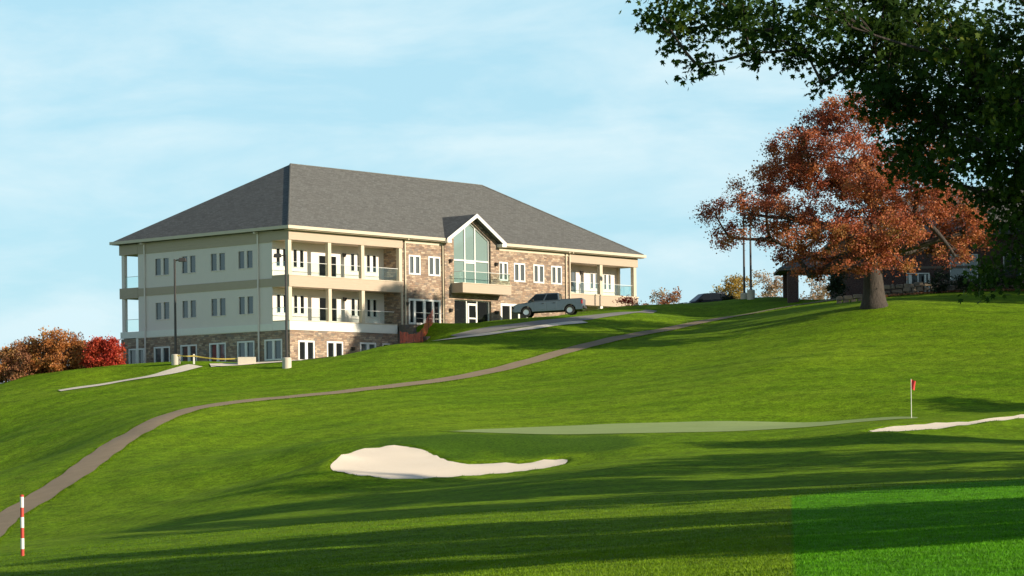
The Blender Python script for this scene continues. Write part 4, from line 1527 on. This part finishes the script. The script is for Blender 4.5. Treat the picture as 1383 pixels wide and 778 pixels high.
shrub('evergreen_shrub', 'tall dark evergreen between the brick porch and the red oak trunk', 1131, 193.5, .8, 3.2, 'leaf_dark', 60, 60)
shrub('evergreen_shrub', 'dark bush in front of the low stone wall beside the white porch posts', 1272, 189.2, 1.0, 2.0, 'leaf_dark')
shrub('evergreen_shrub', 'wide dark bush in front of the bluish window of the brick house', 1306, 189, 1.3, 1.7, 'leaf_dark')
shrub('evergreen_shrub', 'dark bush by the stone wall nearest the right edge', 1352, 189.4, 1.4, 2.2, 'leaf_dark')
shrub('red_shrub', 'low dark red shrub under the right end of the clubhouse balcony', 848, 203, .9, .8, 'leaf_scarlet', 24, 24)
shrub('low_hedge', 'low dark hedge on the crest right behind the dark car', 985, 208, .8, .55, 'leaf_dark', 24, 24)

# ------------------------------------------------------------------ the dark brick house on the right
hb = at(1143, 399, 198)
hz = g(34, 199) - .1
hs = thing('brick_house', 'dark red brick house with grey hip roof behind the red oak', 'house', (hb.x, hb.y, hz), -.04)
brick = stone('dark_red_brick', [(.055, .022, .018), (.085, .03, .024), (.068, .026, .02), (.10, .038, .028)], .24, .08, (.12, .10, .09), .3)
wm = MB()
wall_boxes(wm, 'f', 0, 26, -1.5, 5.6, 0, .3, [(8.6, 10.9, .9, 3.7), (5.0, 6.9, 0, 2.2), (13, 16, .9, 3.7), (2.0, 3.2, 3.6, 5.0)])
wm.box(0, .3, .3, 14, -1.5, 5.6)
wm.box(25.7, 26, .3, 14, -1.5, 5.6)
wm.box(.3, 25.7, 13.7, 14, -1.5, 5.6)
wm.build('wall', brick, hs)
MB().box(-.02, 26, -.03, -.002, 2.55, 2.75).build('string_course', painted('dull_trim', (.16, .12, .09), .7), hs)
club_keep = club
club = hs
window('f', 8.6, 10.9, .9, 3.7, 0, M['pane_shade'], .08, [(9.7, 9.8)])
window('f', 13, 16, .9, 3.7, 0, M['pane_shade'], .08, [(14.4, 14.5)])
window('f', 2.0, 3.2, 3.6, 5.0, 0, M['pane_dark'], .08)
window('f', 5.0, 6.9, 0, 2.2, 0, M['pane_dark'], .08, [(5.9, 6.0)], name='door')
club = club_keep
for x in (5.2, 6.45, 6.75):
    MB().box(x - (.13 if x < 6 else .07), x + (.13 if x < 6 else .07), -.9, -.65, -.6, 2.0).build('porch_post', M['frame'], hs)
hr_ = MB()
tp_ = [(-.7, -.7, 5.5), (26.7, -.7, 5.5), (26.7, 14.7, 5.5), (-.7, 14.7, 5.5)]
hr_.add(tp_ + [(7, 7, 10), (19, 7, 10)] + [(x, y, z - .25) for x, y, z in tp_],
        [(0, 1, 5, 4), (1, 2, 5), (2, 3, 4, 5), (3, 0, 4), (9, 8, 7, 6), (0, 6, 7, 1), (1, 7, 8, 2), (2, 8, 9, 3), (3, 9, 6, 0)])
hro = hr_.build('roof', M['roof'], hs)
pr = MB()
pr.add([(-5.6, -.4, 2.75), (.4, -.4, 2.75), (.4, 6, 2.75), (-5.6, 6, 2.75), (-3.2, 2.4, 4.3), (.4, 2.4, 4.3), (-5.6, -.4, 2.55), (.4, -.4, 2.55), (.4, 6, 2.55), (-5.6, 6, 2.55)],
       [(0, 1, 5, 4), (2, 3, 4, 5), (3, 0, 4), (1, 2, 5), (9, 8, 7, 6), (0, 6, 7, 1), (1, 7, 8, 2), (2, 8, 9, 3), (3, 9, 6, 0)])
pr.build('porch_roof', M['roof'], hs)
for y0 in (-.1, 4.8):
    MB().box(-4.85, -3.95, y0, y0 + .7, -1.5, 2.55).build('porch_pier', brick, hs)

# --- low rubble wall and the leaves along its foot
lw = MB()
rn = random.Random(3)
for row in range(3):
    x = 29.3
    while x < 46:
        w_ = rn.uniform(.35, .95)
        y = 191 + .01 * (x - 29) + rn.uniform(-.05, .05)
        z = g(x, 190.6) - .1 + row * .36
        hh_ = rn.uniform(.28, .40)
        j = lambda: rn.uniform(-.05, .05)
        lw.hull8([(x + j(), y - .35 + j(), z + j()), (x + w_ + j(), y - .35 + j(), z + j()), (x + w_, y + .3, z), (x, y + .3, z)],
                 [(x + .05 + j(), y - .28 + j(), z + hh_ + j()), (x + w_ - .05 + j(), y - .28 + j(), z + hh_ + j()), (x + w_ - .05, y + .25, z + hh_), (x + .05, y + .25, z + hh_)])
        x += w_ + .03
rub = stone('rubble', [(.13, .11, .085), (.24, .19, .13), (.34, .27, .18), (.18, .15, .12)], .6, .35)
tag(lw.build('stone_wall', rub, None, bevel=.05), 'low rubble stone wall along the lawn in front of the brick house', 'stone wall')
lw = MB()
for row in range(2):
    x = 25.6
    while x < 28.2:
        w_ = rn.uniform(.4, .8)
        z = g(x, 186.5) - .1 + row * .34
        lw.hull8([(x, 186.4, z), (x + w_, 186.4, z), (x + w_, 187, z), (x, 187, z)],
                 [(x + .06, 186.46, z + .34), (x + w_ - .06, 186.46, z + .34), (x + w_ - .06, 186.94, z + .34), (x + .06, 186.94, z + .34)])
        x += w_ + .03
tag(lw.build('stone_wall', rub, None, bevel=.05), 'short piece of rubble stone wall left of the red oak trunk', 'stone wall')
n = 2600
lx = RNG.uniform(29.5, 42, n)
ly = 190.3 - np.abs(RNG.normal(size=n)) * .55
me = leaf_mesh('fallen_leaves', np.stack([lx, ly, ground(lx, ly) + .05 + .08 * RNG.uniform(size=n)], 1), .17, RNG.uniform(0, 1, n))
tag(finish(me, 'fallen_leaves', M['leaf_rust'], None), kind='stuff')

# ------------------------------------------------------------------ grass blades: near fairway, and longer fringe along path and bunkers
n = 210000
Yb = 24 + 62 * RNG.beta(1.15, 2.0, n)
Xb = Yb * RNG.uniform(-.235, .235, n)
ext = RNG.uniform(size=n)
hb_ = RNG.uniform(.014, .034, n) * (1 + .6 * (RNG.uniform(size=n) < .12))
fr_x, fr_y, fr_h = [], [], []
for L, hh, per, out in ((LOOPS[0], .07, 60, .18), (LOOPS[1], .06, 50, .16)):
    for i, a in enumerate(L):
        b = L[(i + 1) % len(L)]
        nn = Vector((b.y - a.y, a.x - b.x)).normalized()
        k = int((b - a).length * per)
        s = RNG.uniform(size=k)
        q = RNG.normal(size=k) * out * .5
        fr_x.append(a.x + (b.x - a.x) * s + nn.x * q)
        fr_y.append(a.y + (b.y - a.y) * s + nn.y * q)
        fr_h.append(RNG.uniform(.4, 1, k) * hh)
for i in range(len(PATH_Q) - 1):
    a, b = PATH_Q[i], PATH_Q[i + 1]
    tn = (b - a).normalized()
    nn = Vector((-tn.y, tn.x))
    w_ = (1.85 - .35 * i / len(PATH_Q)) / 2
    for sd in (-1, 1):
        k = int((b - a).length * 34)
        s = RNG.uniform(size=k)
        q = sd * (w_ + .06 + np.abs(RNG.normal(size=k)) * .12)
        fr_x.append(a.x + (b.x - a.x) * s + nn.x * q)
        fr_y.append(a.y + (b.y - a.y) * s + nn.y * q)
        fr_h.append(RNG.uniform(.03, .10, k))
Xb = np.concatenate([Xb] + fr_x)
Yb = np.concatenate([Yb] + fr_y)
hb_ = np.concatenate([hb_] + fr_h)
n = len(Xb)
Zb = ground(Xb, Yb)
wd = .006 + Yb * .00013
an = RNG.uniform(0, math.pi, n)
ln = RNG.normal(size=(n, 2)) * hb_[:, None] * .45
V = np.empty((n, 3, 3))
V[:, 0] = np.stack([Xb - np.cos(an) * wd, Yb - np.sin(an) * wd, Zb - .006], 1)
V[:, 1] = np.stack([Xb + np.cos(an) * wd, Yb + np.sin(an) * wd, Zb - .006], 1)
V[:, 2] = np.stack([Xb + ln[:, 0], Yb + ln[:, 1], Zb + hb_], 1)
me = mesh_arrays('grass', V.reshape(-1, 3), np.arange(n * 3).reshape(n, 3))
t = NT('grass_blades')
c, _, _ = grass_colour(t, True)
t.l(c, t.b.inputs['Base Color'])
t.b.inputs['Roughness'].default_value = .6
t.b.inputs['Specular IOR Level'].default_value = .15
tl = t.n('ShaderNodeBsdfTranslucent')
t.l(c, tl.inputs['Color'])
mx = t.n('ShaderNodeMixShader')
mx.inputs[0].default_value = .35
t.l(t.b.outputs[0], mx.inputs[1])
t.l(tl.outputs[0], mx.inputs[2])
t.l(mx.outputs[0], t.out.inputs['Surface'])
tag(finish(me, 'grass', t.m, None), kind='stuff')

# ------------------------------------------------------------------ light, sky, camera
EL, AZ = R(18), R(-26.8)
sdir = Vector((math.cos(AZ) * math.cos(EL), math.sin(AZ) * math.cos(EL), math.sin(EL)))
sl = bpy.data.lights.new('sun', 'SUN')
sl.energy = 5.0
sl.angle = R(.53)
sl.color = (1.0, .87, .70)
so = bpy.data.objects.new('sun', sl)
COL.objects.link(so)
so.rotation_euler = sdir.to_track_quat('Z', 'Y').to_euler()
so.location = (60, -40, 60)

w = bpy.data.worlds.new('World')
scene.world = w
w.use_nodes = True
nt = w.node_tree
nt.nodes.clear()


def wn(typ, **kw):
    nd = nt.nodes.new(typ)
    for k, v in kw.items():
        setattr(nd, k, v)
    return nd


sky = wn('ShaderNodeTexSky', sky_type='NISHITA')
sky.sun_disc = False
sky.sun_elevation = EL
sky.sun_rotation = math.atan2(sdir.x, sdir.y)
sky.air_density = 1.0
sky.dust_density = .6
sky.ozone_density = 1.2
tc = wn('ShaderNodeTexCoord')
mp = wn('ShaderNodeMapping')
mp.inputs['Scale'].default_value = (8.5, 8.5, 30)
mp.inputs['Location'].default_value = (.35, .2, .6)
nt.links.new(tc.outputs['Generated'], mp.inputs['Vector'])
nz = wn('ShaderNodeTexNoise')
nz.inputs['Scale'].default_value = 1.0
nz.inputs['Detail'].default_value = 7
nz.inputs['Roughness'].default_value = .57
nz.inputs['Distortion'].default_value = .35
nt.links.new(mp.outputs[0], nz.inputs['Vector'])
rp = wn('ShaderNodeValToRGB')
rp.color_ramp.elements[0].position = .40
rp.color_ramp.elements[0].color = (.80, .80, .80, 1)
rp.color_ramp.elements[1].position = .72
rp.color_ramp.elements[1].color = (.97, .97, .97, 1)
nt.links.new(nz.outputs['Fac'], rp.inputs['Fac'])
mx = wn('ShaderNodeMix', data_type='RGBA')
sep = wn('ShaderNodeSeparateXYZ')
nt.links.new(tc.outputs['Generated'], sep.inputs[0])
lift = wn('ShaderNodeMapRange')                          # the veil lies low over the horizon, clear deep blue above
lift.inputs['From Min'].default_value = .20
lift.inputs['From Max'].default_value = .42
lift.inputs['To Min'].default_value = 1
lift.inputs['To Max'].default_value = 0
nt.links.new(sep.outputs[2], lift.inputs['Value'])
vm = wn('ShaderNodeMath', operation='MULTIPLY')
nt.links.new(rp.outputs['Color'], vm.inputs[0])
nt.links.new(lift.outputs[0], vm.inputs[1])
nt.links.new(vm.outputs[0], mx.inputs[0])
nt.links.new(sky.outputs[0], mx.inputs[6])
veil = wn('ShaderNodeValToRGB')                        # thin veil of cloud, whiter where it is thicker
veil.color_ramp.elements[0].position = .40
veil.color_ramp.elements[0].color = (4.0, 6.75, 8.0, 1)
veil.color_ramp.elements[1].position = .66
veil.color_ramp.elements[1].color = (5.7, 7.4, 8.0, 1)
nt.links.new(nz.outputs['Fac'], veil.inputs['Fac'])
nt.links.new(veil.outputs['Color'], mx.inputs[7])
bg = wn('ShaderNodeBackground')
bg.inputs['Strength'].default_value = .085
nt.links.new(mx.outputs[2], bg.inputs['Color'])
wo = wn('ShaderNodeOutputWorld')
nt.links.new(bg.outputs[0], wo.inputs['Surface'])

cd = bpy.data.cameras.new('camera')
cam = bpy.data.objects.new('camera', cd)
COL.objects.link(cam)
cam.location = (0, 0, EYE)
cam.rotation_mode = 'QUATERNION'
cam.rotation_quaternion = (Matrix.Rotation(-ROLL, 4, 'Y') @ Matrix.Rotation(R(90), 4, 'X')).to_quaternion()
cd.sensor_fit = 'HORIZONTAL'
cd.sensor_width = 36
cd.lens = 36 * F_PX / 1383
cd.shift_x = 0
cd.shift_y = (HOR - 389) / 1383
cd.clip_start = .5
cd.clip_end = 6000
scene.camera = cam

scene.view_settings.view_transform = 'Standard'
scene.view_settings.look = 'None'
scene.view_settings.gamma = 1
scene.view_settings.exposure = .56
scene.cycles.max_bounces = 6
scene.cycles.transparent_max_bounces = 16
scene.cycles.use_denoising = True
